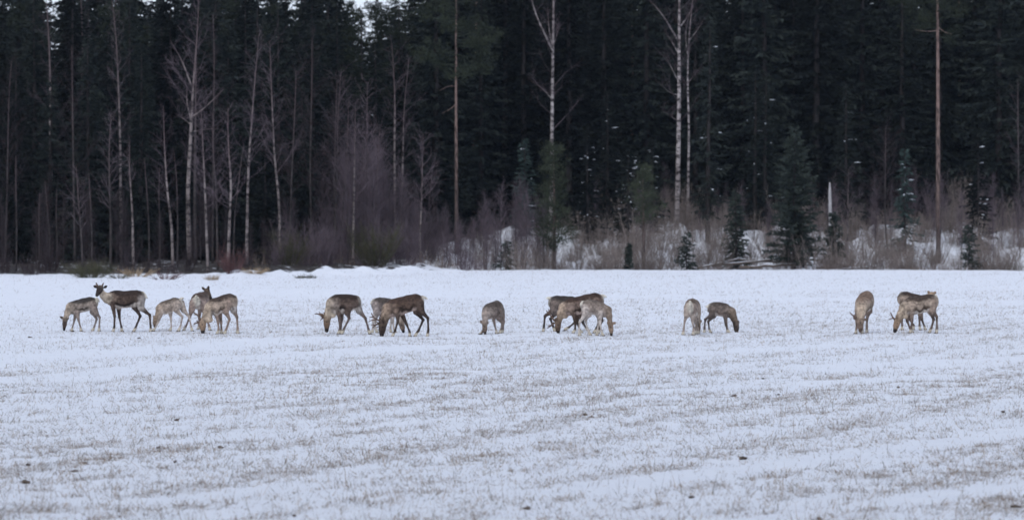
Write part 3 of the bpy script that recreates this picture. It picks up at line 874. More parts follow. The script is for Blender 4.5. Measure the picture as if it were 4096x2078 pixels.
rng = np.random.default_rng(77)
nsp = 0
for row, d in enumerate([214, 219, 225, 231, 238, 246, 255, 265, 277, 290, 306]):
    hw = .1366 * d * 1.13 + 2
    step = 2.7 if d < 250 else 3.2
    for x in np.arange(-hw, hw, step):
        xx = x + rng.uniform(-.9, .9); yy = d + rng.uniform(-2, 2)
        px = 2048 + F * xx / yy
        if yy < edge_y(xx) + 24 and px > 1250: continue      # the cleared, thicket-grown strip
        if px <= 1250 and yy < 205: continue
        if 1250 < px < 1700 and yy < 232 and rng.random() < .5: continue
        if px < 1720:
            tp = rng.uniform(-120, 200) if d < 240 else rng.uniform(-260, -50)
            if 1330 < px < 1660 or 560 < px < 640: tp = rng.uniform(-15, 32) if d > 240 else max(tp, 30)
        else:
            tp = rng.uniform(-520, -60)
        grp = "spruces of the left wood" if px < 1640 else "spruces of the right wood"
        lab = "dark spruce, %s of the wood, %s" % ("front rows" if d < 226 else "second rows" if d < 240 else "middle rows" if d < 260 else "hindmost rows", zone(px))
        place_spruce(xx, yy, py2z(tp, yy), lab, grp, rng)
        nsp += 1
print("spruces", nsp)


# ------------------------------------------------------------------ thickets
def sapling_mesh(h, seed, n_br, L0, mat, bark, sub=11):
    rng = np.random.default_rng(seed)
    k = np.linspace(0, 1, 8)
    path = np.stack([np.cumsum(rng.normal(0, .035, 8)) * h / 5, np.cumsum(rng.normal(0, .035, 8)) * h / 5, k * h], 1)
    path[0] = 0
    tr = MB(); tr.tube(path, (.006 * h + .006) * (1 - .85 * k) + .003, 5)
    cr = MB(); twig_crown(cr, path, rng, n_br, L0, .12, n_sub=sub, up=1.5, ribbon_w=.010, sub_w=.007, r_base=.012)
    return tr.build("trunk", bark), cr.build("crown", mat)


def shrub_mesh(h, w, seed, stems, mat, sub=5, dens=1.0):
    rng = np.random.default_rng(seed)
    st = MB(); tw = MB()
    SB, ST = [], []
    for s in range(stems):
        a = rng.uniform(0, 6.28); b = rng.random() ** .6 * w * .5
        p = np.array([math.cos(a) * b * .5, math.sin(a) * b * .5, 0])
        L = h * rng.uniform(.45, 1.05)
        e = p + np.array([math.cos(a) * b * 1.1 + rng.normal(0, .08), math.sin(a) * b * 1.1 + rng.normal(0, .08), L])
        m = (p + e) / 2 + rng.normal(0, .04, 3) * [1, 1, 0]
        st.tube([p, m, e], [.015, .011, .005], 3, cap=False)
        n = int(L * 9 * dens) + 3
        t = rng.uniform(.2, 1, (n, 1))
        q = p + (e - p) * t + rng.normal(0, .02, (n, 3))
        d = rng.normal(0, .5, (n, 3)) + [0, 0, .8]
        ll = rng.uniform(.1, .42, (n, 1)) * min(1, h / 1.2)
        SB.append(q); ST.append(q + d * ll)
        q2 = q + d * ll * .6; d2 = d + rng.normal(0, .6, (n, 3))
        SB.append(q2); ST.append(q2 + d2 * ll * .5)
    tw.ribbons(np.vstack(SB), np.vstack(ST), .010, rng)
    return st.build("stems", mat), tw.build("twigs", mat)


SAP = [sapling_mesh(h, 700 + i, nb_, L0, m, M_birch_dull) for i, (h, nb_, L0, m) in enumerate(
    [(4.5, 60, 1.1, M_twig), (5.5, 70, 1.3, M_twig), (6.5, 80, 1.4, M_twig), (3.5, 46, .9, M_twig), (7.5, 90, 1.5, M_twig), (5.0, 64, 1.2, M_twig)])]
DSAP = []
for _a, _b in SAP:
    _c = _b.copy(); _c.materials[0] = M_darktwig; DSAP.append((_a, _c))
SAPH = [4.5, 5.5, 6.5, 3.5, 7.5, 5.0]
SHR = [shrub_mesh(h, w, 800 + i, int(n * 1.2), M_shrubtwig, dens=1.1) for i, (h, w, n) in enumerate(
    [(1.6, 1.4, 16), (2.1, 1.5, 18), (1.2, 1.3, 16), (2.6, 1.6, 20), (1.8, 1.0, 12), (1.0, 1.6, 18)])]
rng = np.random.default_rng(99)


def place_sap(px, d, h, label, group, dark=False, name="birch_sapling", cat="sapling"):
    x = px2x(px, d)
    v = int(rng.integers(0, 6))
    root = tree_root(name, x, d, label, cat, group)
    s = h / SAPH[v]; root.scale = (s * 0.95, s * .95, s); root.rotation_euler = (0, 0, rng.uniform(0, 6.28))
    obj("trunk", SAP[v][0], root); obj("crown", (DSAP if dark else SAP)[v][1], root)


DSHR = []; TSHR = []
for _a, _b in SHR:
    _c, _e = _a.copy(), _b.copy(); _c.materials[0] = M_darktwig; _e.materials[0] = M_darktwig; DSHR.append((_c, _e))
    _c, _e = _a.copy(), _b.copy(); _c.materials[0] = M_twig; _e.materials[0] = M_twig; TSHR.append((_c, _e))


def place_shrub(px, d, s, label, group, cat="shrub"):
    SHR_ = DSHR if px < 1050 else TSHR if px < 1900 else SHR
    x = px2x(px, d)
    v = int(rng.integers(0, 6))
    root = tree_root("bare_shrub", x, d, label, cat, group)
    root.scale = (s * rng.uniform(.85, 1.2), s * rng.uniform(.85, 1.2), s); root.rotation_euler = (0, 0, rng.uniform(0, 6.28))
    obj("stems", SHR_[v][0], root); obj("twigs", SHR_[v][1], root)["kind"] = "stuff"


for i in range(95):      # purple thicket, highest near px 1420
    px = rng.uniform(1130, 2180); d = rng.uniform(205, 216)
    peak = 300 * math.exp(-((px - 1440) / 210) ** 2) + 170 * math.exp(-((px - 2050) / 110) ** 2) + 230
    top = 1085 - peak * rng.uniform(.55, 1.05)
    h = max(1.5, py2z(top, d) - float(H(px2x(px, d), d)))
    place_sap(px, d, h, ("tall " if h > 5 else "low ") + "bare birch sapling in the purple thicket " + zone(px), "purple thicket saplings")
for i in range(22):
    px = rng.uniform(0, 1080); d = rng.uniform(190, 202)
    place_sap(px, d, rng.uniform(2.0, 5.0), "bare sapling at the left wood edge " + zone(px), "saplings at the left wood edge", True)
for i in range(60):
    px = rng.uniform(2200, 4200); d = rng.uniform(212, 234)
    place_sap(px, d, rng.uniform(1.8, 3.8), "bare sapling on the snowy mounds " + zone(px), "saplings on the right mounds")
for i in range(70):
    px = rng.uniform(1080, 2250); d = rng.uniform(203.5, 212) if px > 1700 else rng.uniform(199, 210)
    place_shrub(px, d, rng.uniform(.6, 1.1), "bare shrub below the purple thicket " + zone(px), "shrubs below the purple thicket")
for i in range(250):
    px = rng.uniform(2200, 4250); d = 205.0 + 24 * rng.random() ** 1.4
    place_shrub(px, d, rng.uniform(.6, 1.2), "bare grey shrub " + ("in the ditch at the field edge " if d < 210 else "on the snowy slope " if d < 220 else "on top of the mounds ") + zone(px), "shrubs on the right mounds")
for i in range(26):
    px = rng.uniform(-60, 1000); d = rng.uniform(187.5, 194)
    place_shrub(px, d, rng.uniform(.4, .8), "low bare shrub along the left wood edge " + zone(px), "shrubs at the left wood edge")


def undergrowth():
    rng = np.random.default_rng(321)
    n = 26000
    px = rng.uniform(1000, 4350, n); d = 204.3 + 25 * rng.random(n) ** 1.4
    d = np.where(px < 1800, d - 4.5 * sstep(1800, 1100, px), d)
    x = px2x(px, d)
    keep = (rng.random(n) < sstep(.42, .64, fbm(x * .8, d * .5, 3))) & (d > edge_y(x) + .3)
    x = x[keep]; d = d[keep]; n = len(x)
    L = rng.gamma(4, .10, n) + .12
    b = np.stack([x, d, H(x, d) - .02], 1)
    t = b + np.stack([rng.normal(0, .22, n), rng.normal(0, .22, n), np.ones(n)], 1) * L[:, None]
    mb = MB(); mb.ribbons(b, t, rng.uniform(.009, .016, n), rng, .3)
    tone = rng.random((n, 1))
    c = np.where(tone < .55, np.array([[.25, .205, .185]]), np.where(tone < .85, np.array([[.16, .13, .125]]), np.array([[.33, .25, .17]]))) * rng.uniform(.7, 1.2, (n, 1))
    o = obj("undergrowth", mb.build("undergrowth", M_blade, cols=np.repeat(c, 4, 0)))
    tag(o, "dead weeds and thin twigs covering the slope at the forest foot", kind="stuff")
undergrowth()


def special_shrub(name, px, d, h, w, stems, mat, label, cat, dens=1.0, seed=0):
    x = px2x(px, d)
    root = tree_root(name, x, d, label, cat)
    a, b = shrub_mesh(h, w, 900 + seed, stems, mat, dens=dens)
    obj("stems", a, root); obj("twigs", b, root)["kind"] = "stuff"


ss = special_shrub
ss("brush_heap", 365, 181, .8, 1.9, 70, M_olive, "heap of olive green brush behind the dark reindeer with raised head", "brush", 3.0, 1)
ss("brush_heap", 480, 179, .3, .8, 30, M_olive, "small olive tuft right of the big brush heap", "brush", 2.5, 2)
ss("red_shrub", 660, 176, .36, 1.4, 34, M_redtwig, "low reddish shrub on the snow right of the brush heap", "shrub", 2.0, 3)
ss("red_shrub", 930, 184, 1.1, 1.1, 34, M_redtwig, "taller reddish shrub in front of the bowed birch", "shrub", 1.6, 4)
ss("straw_tuft", 545, 182, .45, 1.6, 50, M_straw, "pale dead grass between the brush heap and the red shrub", "dead grass", 1.5, 5)
ss("straw_tuft", 850, 175, .28, .7, 40, M_straw, "tan grass tuft above the reindeer looking over its shoulder", "dead grass", 1.5, 6)
ss("straw_tuft", 1020, 184, .32, 1.1, 50, M_straw, "tan grass tuft at the left end of the snow bank", "dead grass", 1.5, 7)
ss("straw_tuft", 3670, 205.5, .55, .6, 40, M_straw, "orange tan grass tuft left of the tallest red pine", "dead grass", 2.0, 8)
ss("dark_tuft", 1200, 180, .22, .5, 30, M_olive, "left dark tuft on the snow bank", "dead grass", 2.0, 9)
ss("dark_tuft", 1243, 180, .2, .4, 30, M_olive, "right dark tuft on the snow bank", "dead grass", 2.0, 10)
ss("dark_bush", 1500, 200.5, 2.2, 2.2, 60, M_olive, "dense dark bush at the foot of the purple thicket", "bush", 1.8, 11)
ss("dark_bush", 1160, 200, 1.8, 2.2, 40, M_olive, "dark bush behind the left end of the snow bank", "bush", 1.8, 12)
ss("brown_bush", 3330, 206, 1.2, 1.6, 50, M_shrubtwig, "dense brown bush right of the pale young birch", "bush", 2.2, 13)
ss("brown_bush", 3610, 206, 1.4, 1.4, 50, M_shrubtwig, "dense brown bush left of the orange grass tuft", "bush", 2.0, 14)
ss("dark_bush", 4000, 206, .8, 1.8, 50, M_olive, "low dark bush right of the small border spruce", "bush", 2.4, 15)


# ------------------------------------------------------------------ fallen logs, boulder, clods
def log(px0, py0, px1, py1, d0, d1, r, label, seed):
    x0, x1 = px2x(px0, d0), px2x(px1, d1)
    z0 = max(float(H(x0, d0)) + r * .6, py2z(py0, d0)); z1 = max(float(H(x1, d1)) + r * .6, py2z(py1, d1))
    root = obj("fallen_log", None, None, (x0, d0, z0)); tag(root, label, "log", "fallen logs at the field edge")
    rng = np.random.default_rng(seed)
    k = np.linspace(0, 1, 8)[:, None]
    p = k * np.array([[x1 - x0, d1 - d0, z1 - z0]]) + rng.normal(0, .02, (8, 3))
    mb = MB(); mb.tube(p, np.linspace(r, r * .65, 8), 8); obj("stem", mb.build("stem", M_log, True), root)
    mb = MB(); mb.tube(p[1:] + [0, 0, r * .72], np.full(7, r * .42) * rng.uniform(.4, 1.1, 7), 6); obj("snow", mb.build("snow", M_snowcap, True), root)
    for b in range(3):
        q = p[2 + b * 2]; mb = MB(); mb.tube([q, q + rng.normal(0, .3, 3) + [0, -.1, .35]], [.02, .008], 4); obj("branch_stub", mb.build("branch_stub", M_log), root)


log(2790, 1072, 2960, 1034, 204.6, 206.5, .05, "thin fallen log sloping up to the right beside the small spruce", 1)
log(2850, 1062, 3090, 1040, 205.6, 207.0, .075, "snow covered fallen log in the middle of the log heap", 2)
log(2930, 1035, 3150, 1050, 206.5, 207.2, .055, "uppermost fallen log of the log heap", 3)
log(2960, 1070, 3190, 1056, 205.4, 205.8, .09, "thick dark fallen log lying along the field edge under the young spruce", 4)
log(3320, 1080, 3470, 1068, 205.0, 206.2, .06, "thin log lying right of the brown bush", 5)


def blob(r, seed, amp=.3, n=10, m=7, flat=1.0):
    rng = np.random.default_rng(seed)
    v = []; 
    for j in range(m + 1):
        th = math.pi * j / m
        for i in range(n):
            ph = 2 * math.pi * i / n
            rr = r * (1 + amp * (rng.random() - .5))
            v.append((rr * math.sin(th) * math.cos(ph), rr * math.sin(th) * math.sin(ph), rr * math.cos(th) * flat))
    q = [(j * n + i, (j + 1) * n + i, (j + 1) * n + (i + 1) % n, j * n + (i + 1) % n) for j in range(m) for i in range(n)]
    return np.array(v), np.array(q)


def boulder():
    d = 205.4; x = px2x(3803, d)
    root = tree_root("snowy_boulder", x, d, "boulder with a thick snow cap left of the small border spruce", "boulder")
    v, q = blob(.36, 5, .3, flat=.75); obj("rock", mesh_np("rock", v + [0, 0, .2], q, M_rock, True), root)
    v, q = blob(.33, 6, .2, flat=.45); obj("snow_cap", mesh_np("snow_cap", v + [0, -.05, .42], q, M_snowcap, True), root)
boulder()


def F5(x, y): return (x * .795, 1300 + y * .795)
def F6(x, y): return (2048 + x * .795, 1300 + y * .795)
CL = []
for i in range(3):
    v, q = blob(.03, 60 + i, 1.5, 9, 6, flat=.5)
    CL.append(mesh_np("soil_clod", v, q, M_clod))
for i, (p, s, lab) in enumerate([
        (F5(148, 62), 1.3, "dark clod below the leftmost calf"), (F5(890, 470), 1, None), (F5(1110, 605), 1.1, None), (F5(800, 607), .8, None), (F5(880, 678), .8, None),
        (F5(375, 735), .9, None), (F5(140, 708), 1, None), (F5(125, 785), 1.5, "flat grey brown clod near the left border low down"), (F5(700, 65), 1, "clod below the gap between the two left calves"),
        (F5(1480, 940), .7, None), (F5(430, 690), .7, None), (F6(370, 435), 1.2, None), (F6(1120, 340), 1.2, None), (F6(1160, 655), 1.5, "leaf brown clod lying on open snow right of centre foreground"),
        (F6(75, 905), 1.1, "dark clod at the bottom centre"), (F6(1540, 960), .8, None), (F6(2470, 430), 1, None), (F6(2535, 905), 1.2, "dark clod in the bottom right corner"), (F6(1945, 305), 1, None), (F6(1265, 260), .9, None),
        (F6(400, 445), .9, None), (F6(1340, 335), .8, None), (F6(900, 850), .8, None)]):
    d = F * CAMH / (p[1] - HOR); x = px2x(p[0], d)
    o = obj("soil_clod", CL[i % 3], None, (x, d, float(H(x, d)) + .012), rotz=i * 1.3, scale=(s * 1.3, s, s))
    tag(o, lab or "small dark soil clod poking through the stubble snow", "clod", None if lab else "small clods in the field")


# ------------------------------------------------------------------ reindeer
def surface_nets(D, origin, vs):
    nx, ny, nz = D.shape
    s = D < 0
    c = np.zeros((nx - 1, ny - 1, nz - 1), int)
    for i in (0, 1):
        for j in (0, 1):
            for k in (0, 1):
                c += s[i:nx - 1 + i, j:ny - 1 + j, k:nz - 1 + k]
    act = (c > 0) & (c < 8)
    idx = -np.ones(act.shape, int); ii = np.argwhere(act); idx[act] = np.arange(len(ii))
    acc = np.zeros((len(ii), 3)); cnt = np.zeros(len(ii))
    cor = [(i, j, k) for i in (0, 1) for j in (0, 1) for k in (0, 1)]
    val = {o: D[ii[:, 0] + o[0], ii[:, 1] + o[1], ii[:, 2] + o[2]] for o in cor}
    for a in cor:
        for ax in range(3):
            if a[ax] == 0:
                b = list(a); b[ax] = 1; b = tuple(b)
                va, vb = val[a], val[b]
                m = (va < 0) != (vb < 0)
                t = np.where(m, va / (va - vb + 1e-12), 0)
                p = np.array(a, float)[None].repeat(len(ii), 0); p[:, ax] = t
                acc[m] += p[m]; cnt[m] += 1
    v = (ii + acc / cnt[:, None]) * vs + origin
    qs = []
    for ax in range(3):
        sl0 = [slice(None)] * 3; sl1 = [slice(None)] * 3
        sl0[ax] = slice(0, -1); sl1[ax] = slice(1, None)
        e = s[tuple(sl0)] != s[tuple(sl1)]
        w = np.argwhere(e)
        b, cc = (ax + 1) % 3, (ax + 2) % 3
        dims = act.shape
        ok = (w[:, b] > 0) & (w[:, cc] > 0) & (w[:, b] < dims[b]) & (w[:, cc] < dims[cc])
        w = w[ok]
        def g(db, dc):
            q = w.copy(); q[:, b] -= db; q[:, cc] -= dc
            return idx[q[:, 0], q[:, 1], q[:, 2]]
        q = np.stack([g(0, 0), g(1, 0), g(1, 1), g(0, 1)], 1)
        flip = ~s[w[:, 0], w[:, 1], w[:, 2]]
        q[flip] = q[flip][:, ::-1]
        qs.append(q)
    q = np.vstack(qs)
    q = q[(q >= 0).all(1)]
    return v, q


def cap_d(P, a, b, ra, rb, lat=None, k=1.0):
    """distance to a tapered capsule; lat/k widen or narrow it along one axis"""
    p = P - a
    ba = b - a
    if lat is not None:
        l = p @ lat
        p = p + l[..., None] * (k - 1) * lat
        ba = ba + (ba @ lat) * (k - 1) * lat
    h = np.clip((p @ ba) / (ba @ ba + 1e-9), 0, 1)
    q = p - h[..., None] * ba
    return np.sqrt((q * q).sum(-1)) - (ra + (rb - ra) * h), h


def smin(a, b, k):
    h = np.clip(0.5 + 0.5 * (b - a) / k, 0, 1)
    return b + (a - b) * h - k * h * (1 - h)


PAL = {
    # back, flank, stripe, neck, head, leg, upper-leg, belly
    'dark':   dict(back=(.045, .034, .031), flank=(.085, .064, .056), stripe=(.028, .022, .021), shoulder=(.24, .195, .165), neck=(.40, .35, .29), head=(.085, .062, .05), leg=(.075, .058, .053), thigh=(.11, .083, .073), belly=(.50, .46, .43)),
    'brown':  dict(back=(.065, .045, .038), flank=(.095, .068, .056), stripe=(.04, .03, .026), shoulder=(.19, .145, .12), neck=(.24, .19, .15), head=(.09, .066, .05), leg=(.07, .055, .05), thigh=(.10, .075, .064), belly=(.42, .34, .31)),
    'greydk': dict(back=(.05, .045, .043), flank=(.24, .21, .19), stripe=(.06, .05, .045), shoulder=(.20, .175, .16), neck=(.36, .31, .26), head=(.085, .065, .056), leg=(.22, .19, .18), thigh=(.24, .205, .19), belly=(.45, .41, .38)),
    'grey':   dict(back=(.13, .11, .10), flank=(.19, .16, .145), stripe=(.13, .105, .095), shoulder=(.22, .19, .17), neck=(.22, .185, .165), head=(.16, .125, .105), leg=(.30, .26, .245), thigh=(.22, .185, .17), belly=(.46, .42, .40)),
    'light':  dict(back=(.13, .11, .095), flank=(.36, .315, .28), stripe=(.26, .215, .185), shoulder=(.34, .29, .25), neck=(.34, .285, .235), head=(.23, .175, .135), leg=(.42, .375, .35), thigh=(.36, .315, .285), belly=(.55, .51, .48)),
    'fawn':   dict(back=(.07, .055, .048), flank=(.31, .26, .22), stripe=(.09, .068, .055), shoulder=(.33, .275, .23), neck=(.40, .335, .27), head=(.26, .19, .14), leg=(.20, .16, .14), thigh=(.28, .225, .195), belly=(.55, .51, .48)),
}
SOCK = (.54, .48, .38); RUMP = (.66, .60, .50); MUZ = (.022, .019, .018)


def reindeer(crop, foot, torso, neck, head, legs, ears, tail, pal, label, antlers=(), mane=(), vF=0.0, vH=0.0, vtorso=None, vneck=None, vhead=None, dv=0.0, size=1.0, socks=True, over=None, mz=True, wide=False):
    x0, y0, cs = crop
    fy = y0 + foot * cs
    d = F * CAMH / (fy - HOR) + dv
    ox = torso[len(torso) // 2][0]
    oxp = x0 + ox * cs
    wx = px2x(oxp, d)
    gz = float(H(wx, d)) - .012
    m = cs * d / F                 # metres per crop pixel
    C = dict(PAL[pal]); 
    if over: C.update(over)
    WARM = np.array([1.02, .95, .87])
    for k in C: C[k] = np.array(C[k], float) * WARM * (.86 if max(C[k]) < .13 else 1.0)

    def P(x, y, v=0.0):
        return np.array([(x - ox) * m, v, (foot - y) * m])

    prims = []   # (kind, a, b, ra, rb, lat, k, smooth)
    # torso
    n = len(torso)
    vt = vtorso if vtorso is not None else np.linspace(vH, vF, n)
    ctr = [P(t[0], (t[1] + t[2]) / 2, vt[i]) for i, t in enumerate(torso)]
    rad = [(t[2] - t[1]) * .5 * m for t in torso]
    hw = [t[3] * size for t in torso]
    t0 = ctr[1] - ctr[0]; ctr[0] = ctr[0] + t0 / np.linalg.norm(t0) * rad[0] * .6
    t1 = ctr[-2] - ctr[-1]; ctr[-1] = ctr[-1] + t1 / np.linalg.norm(t1) * rad[-1] * .3
    for i in range(n - 1):
        tan = ctr[i + 1] - ctr[i]
        lat = np.cross(tan, [0, 0, 1.0]); lat /= np.linalg.norm(lat) + 1e-9
        k = .5 * (rad[i] / hw[i] + rad[i + 1] / hw[i + 1])
        prims.append(['torso', ctr[i], ctr[i + 1], rad[i], rad[i + 1], lat, k, .05])
    # neck + head
    vn = vneck if vneck is not None else [vF] * len(neck)
    nk = [ctr[-1]] + [P(a, b, vn[i]) for i, (a, b, r) in enumerate(neck)]
    nr = [rad[-1] * .72] + [r * m * (.86, .79, .74)[min(i_, 2)] for i_, (a, b, r) in enumerate(neck)]
    for i in range(len(nk) - 1):
        prims.append(['neck', nk[i], nk[i + 1], nr[i], nr[i + 1], None, 1, .06 if i == 0 else .04])
    vh = vhead if vhead is not None else [vn[-1]] * len(head)
    hd = [P(a, b, vh[i]) for i, (a, b, r) in enumerate(head)]
    hr = [r * m * .88 for a, b, r in head]
    prims.append(['neck', nk[-1], hd[0], nr[-1], hr[0] * .95, None, 1, .03])
    hax = hd[-1] - hd[0]
    for i in range(len(hd) - 1):
        prims.append(['head%d' % i, hd[i], hd[i + 1], hr[i], hr[i + 1], None, 1, .03])
    for (a, b, r), v in zip(mane, [vn[-1]] * len(mane)):
        q = P(a, b, v); prims.append(['mane', nk[len(nk) // 2], q, r * m * 1.1, r * m, None, 1, .06])
    # ears
    for (a, b, c, e, v) in ears:
        p, q = P(a, b, v), P(c, e, v)
        mid = p + (q - p) * .55
        prims.append(['ear', p, mid, .024, .038, None, 1, .012]); prims.append(['ear', mid, q, .038, .016, None, 1, .005])
    # tail
    if tail:
        a, b, c, e = tail[:4]; v = tail[4] if len(tail) > 4 else vt[0]
        p, q = P(a, b, v), P(c, e, v)
        prims.append(['tail', p, (p + q) / 2, .034, .034, None, 1, .03]); prims.append(['tail', (p + q) / 2, q, .034, .014, None, 1, .01])
    # legs
    sc = size
    feet = []
    for lg in legs:
        typ, v0, v1, pts = lg[0], lg[1], lg[2], lg[3:]
        q = [P(a, b, v0 + (v1 - v0) * i / (len(pts) - 1)) for i, (a, b) in enumerate(pts)]
        lifted = typ.endswith('^'); pale = typ.endswith('w')
        typ = typ[0]
        hoof = q[-1].copy()
        if not lifted: hoof[2] = .035
        fet = q[-2]
        if typ == 'F':
            sh, kn = q[0], q[1]
            el = sh + (kn - sh) * .42
            ch = [(sh, .088), (el, .056), (kn, .036), (kn + (fet - kn) * .3, .025), (fet, .029), (hoof, .043)]
        else:
            hp, stf, hk = q[0], q[1], q[2]
            ch = [(hp, .118), (stf, .088), (stf + (hk - stf) * .6, .045), (hk, .037), (hk + (fet - hk) * .3, .026), (fet, .030), (hoof, .044)]
        for i in range(len(ch) - 1):
            f = i / (len(ch) - 2)
            prims.append(['leg%s%d' % ('W' if pale else typ, i), ch[i][0], ch[i + 1][0], ch[i][1] * sc, ch[i + 1][1] * (sc if i < len(ch) - 2 else 1), None, 1, .045 if i == 0 else .022])
        feet.append((hoof, (hoof - fet), lifted))
    # sdf on a grid
    lo = np.min([np.minimum(p[1] - p[3], p[2] - p[4]) for p in prims], 0) - .05
    hi = np.max([np.maximum(p[1] + p[3], p[2] + p[4]) for p in prims], 0) + .05
    lo[1] -= .06; hi[1] += .06
    vs = .0155
    nn = np.ceil((hi - lo) / vs).astype(int) + 1
    g = np.stack(np.meshgrid(*[lo[i] + vs * np.arange(nn[i]) for i in range(3)], indexing='ij'), -1)
    D = np.full(nn, 1.0)
    for p in prims:
        # only the part of the grid near the primitive
        r = max(p[3], p[4]) / min(1, p[6]) + .12
        a = np.clip(((np.minimum(p[1], p[2]) - r - lo) / vs).astype(int), 0, nn - 1)
        b = np.clip(((np.maximum(p[1], p[2]) + r - lo) / vs).astype(int) + 2, 1, nn)
        sl = tuple(slice(a[i], b[i]) for i in range(3))
        dd, _ = cap_d(g[sl], p[1], p[2], p[3], p[4], p[5], p[6])
        D[sl] = smin(D[sl], dd, p[7])
    v, q = surface_nets(D, lo, vs)
    # coat colours
    W = np.zeros(len(v)); A = np.zeros((len(v), 3))
    wob = fbm(v[:, 0] * 9 + 3 + ox * .01, v[:, 2] * 9 + v[:, 1] * 5 + 11, 3) - .5
    nt_ = n - 1; ti = 0
    for p in prims:
        dd, h = cap_d(v, p[1], p[2], p[3], p[4], p[5], p[6])
        w = np.exp(-np.clip(dd, -.06, 1) / .016)
        kd = p[0]
        if kd == 'torso':
            c0 = p[1] + h[:, None] * (p[2] - p[1]); r0 = p[3] + (p[4] - p[3]) * h
            hh = (v[:, 2] - c0[:, 2]) / r0 + wob * .8
            tt = (ti + h) / nt_; ti += 1
            c = np.where((hh > .42)[:, None], C['back'], C['flank'])
            mixb = sstep(.15, .65, hh)[:, None]; c = C['flank'] * (1 - mixb) + C['back'] * mixb
            fs = (sstep(.62, .85, tt + wob * .2))[:, None] * (1 - sstep(.45, .8, hh))[:, None]; c = c * (1 - fs) + C['shoulder'] * fs
            st = (sstep(-.25, -.48, hh) * sstep(.22, .38, tt) * (1 - sstep(.72, .85, tt)))[:, None]; c = c * (1 - st) + C['stripe'] * st
            be = sstep(-.66, -.86, hh)[:, None] * (1 - sstep(.8, .95, tt))[:, None]; c = c * (1 - be) + C['belly'] * be
            if ti == 1:
                tn = (p[1] - p[2]); tn /= np.linalg.norm(tn)
                back = ((v - p[1]) @ tn) / p[3] + wob * .25
                lt = np.abs((v - p[1]) @ p[5]) / (hw[0])
                rm = (sstep(.28 if wide else .42, .5 if wide else .62, back) * (1 - sstep(.95 if wide else .7, 1.4 if wide else .95, lt)))[:, None] * (1 - .55 * sstep(.8, .95, hh))[:, None]; c = c * (1 - rm) + np.array(RUMP) * rm
        elif kd == 'neck': c = np.broadcast_to(C['neck'], v.shape) * (1 + .5 * wob[:, None])
        elif kd == 'mane': c = np.broadcast_to(C['neck'] * 1.25, v.shape)
        elif kd.startswith('head'):
            last = kd == 'head%d' % (len(hd) - 2)
            mu = (sstep(.45, .8, h) if last else 0 * h)[:, None] * (1.0 if mz else .3)
            c = C['head'] * (1 - mu) + np.array(MUZ) * mu
            w = w * 3.0
        elif kd == 'ear': c = np.broadcast_to(C['head'] * .8, v.shape)
        elif kd == 'tail': c = np.broadcast_to(np.array(RUMP), v.shape)
        else:
            i = int(kd[4:]); th = np.array([.34, .30, .27]) if kd[3] == 'W' else C['thigh']; c0 = th if i <= 1 else C['leg']; c1 = th if i == 0 else C['leg']
            c = c0 * (1 - h[:, None]) + c1 * h[:, None]
            if i == 0: w = w * .6
        A += c * w[:, None]; W += w
    A /= W[:, None]
    mot = fbm(v[:, 0] * 22 + ox, v[:, 2] * 22 + v[:, 1] * 13, 3) - .5
    A = A * (1 + 1.3 * mot[:, None] + .6 * wob[:, None])
    so = sstep(.125, .085, v[:, 2] + wob * .03)
    near_leg = np.ones(len(v))
    hdd = np.min([np.linalg.norm(v - q_, axis=1) for q_ in hd], 0)
    so = so * (hdd > .11)
    A = A * (1 - so[:, None]) + np.array(SOCK) * so[:, None]
    for hoof, _, lifted in feet:
        if lifted:
            f = sstep(.11, .05, np.linalg.norm(v - hoof, axis=1))[:, None]; A = A * (1 - f) + np.array(SOCK) * f
    root = obj("reindeer", None, None, (wx, d, gz)); root.empty_display_size = .3
    tag(root, label, "reindeer", "herd of reindeer grazing on the snowy field")
    obj("body", mesh_np("reindeer_body", v, q, M_coat, True, cols=np.clip(A, .01, .8)), root)
    # hooves
    for hoof, dr, lifted in feet:
        t = np.array([dr[0], dr[1], 0]); L = np.linalg.norm(t); t = t / L if L > .01 else np.array([1.0, 0, 0])
        if lifted: t = np.array([-1.0, 0, -.3])
        s_ = np.array([-t[1], t[0], 0]); s_ /= np.linalg.norm(s_)
        mb = MB()
        for sg in (-1, 1):
            o_ = hoof + s_ * .022 * sg; zb = 0.0 if not lifted else hoof[2] - .03
            b0 = np.array([o_[0], o_[1], zb])
            vv = [b0 - t * .035 - s_ * .018, b0 - t * .035 + s_ * .018, b0 + t * .075 + s_ * .012, b0 + t * .075 - s_ * .012,
                  b0 - t * .03 - s_ * .014 + [0, 0, .045], b0 - t * .03 + s_ * .014 + [0, 0, .045], b0 + t * .03 + s_ * .012 + [0, 0, .04], b0 + t * .03 - s_ * .012 + [0, 0, .04]]
            mb.add(vv, None, [(3, 2, 1, 0), (4, 5, 6, 7), (0, 1, 5, 4), (1, 2, 6, 5), (2, 3, 7, 6), (3, 0, 4, 7)])
        obj("hoof", mb.build("hoof", M_hoof), root)
    # eyes
    hl = np.cross(hax, [0.3, 0, 1.0] if abs(hax[2]) < .9 * np.linalg.norm(hax) else [1.0, 0, 0]); hl /= np.linalg.norm(hl) + 1e-9
    for sg in (-1, 1):
        ep = hd[0] + (hd[1] - hd[0]) * .55 + hl * sg * (hr[0] * .45 + hr[1] * .5)
        vv, qq = blob(.017, 3, 0, 8, 6); obj("eye", mesh_np("eye", vv + ep, qq, M_eye, True), root)
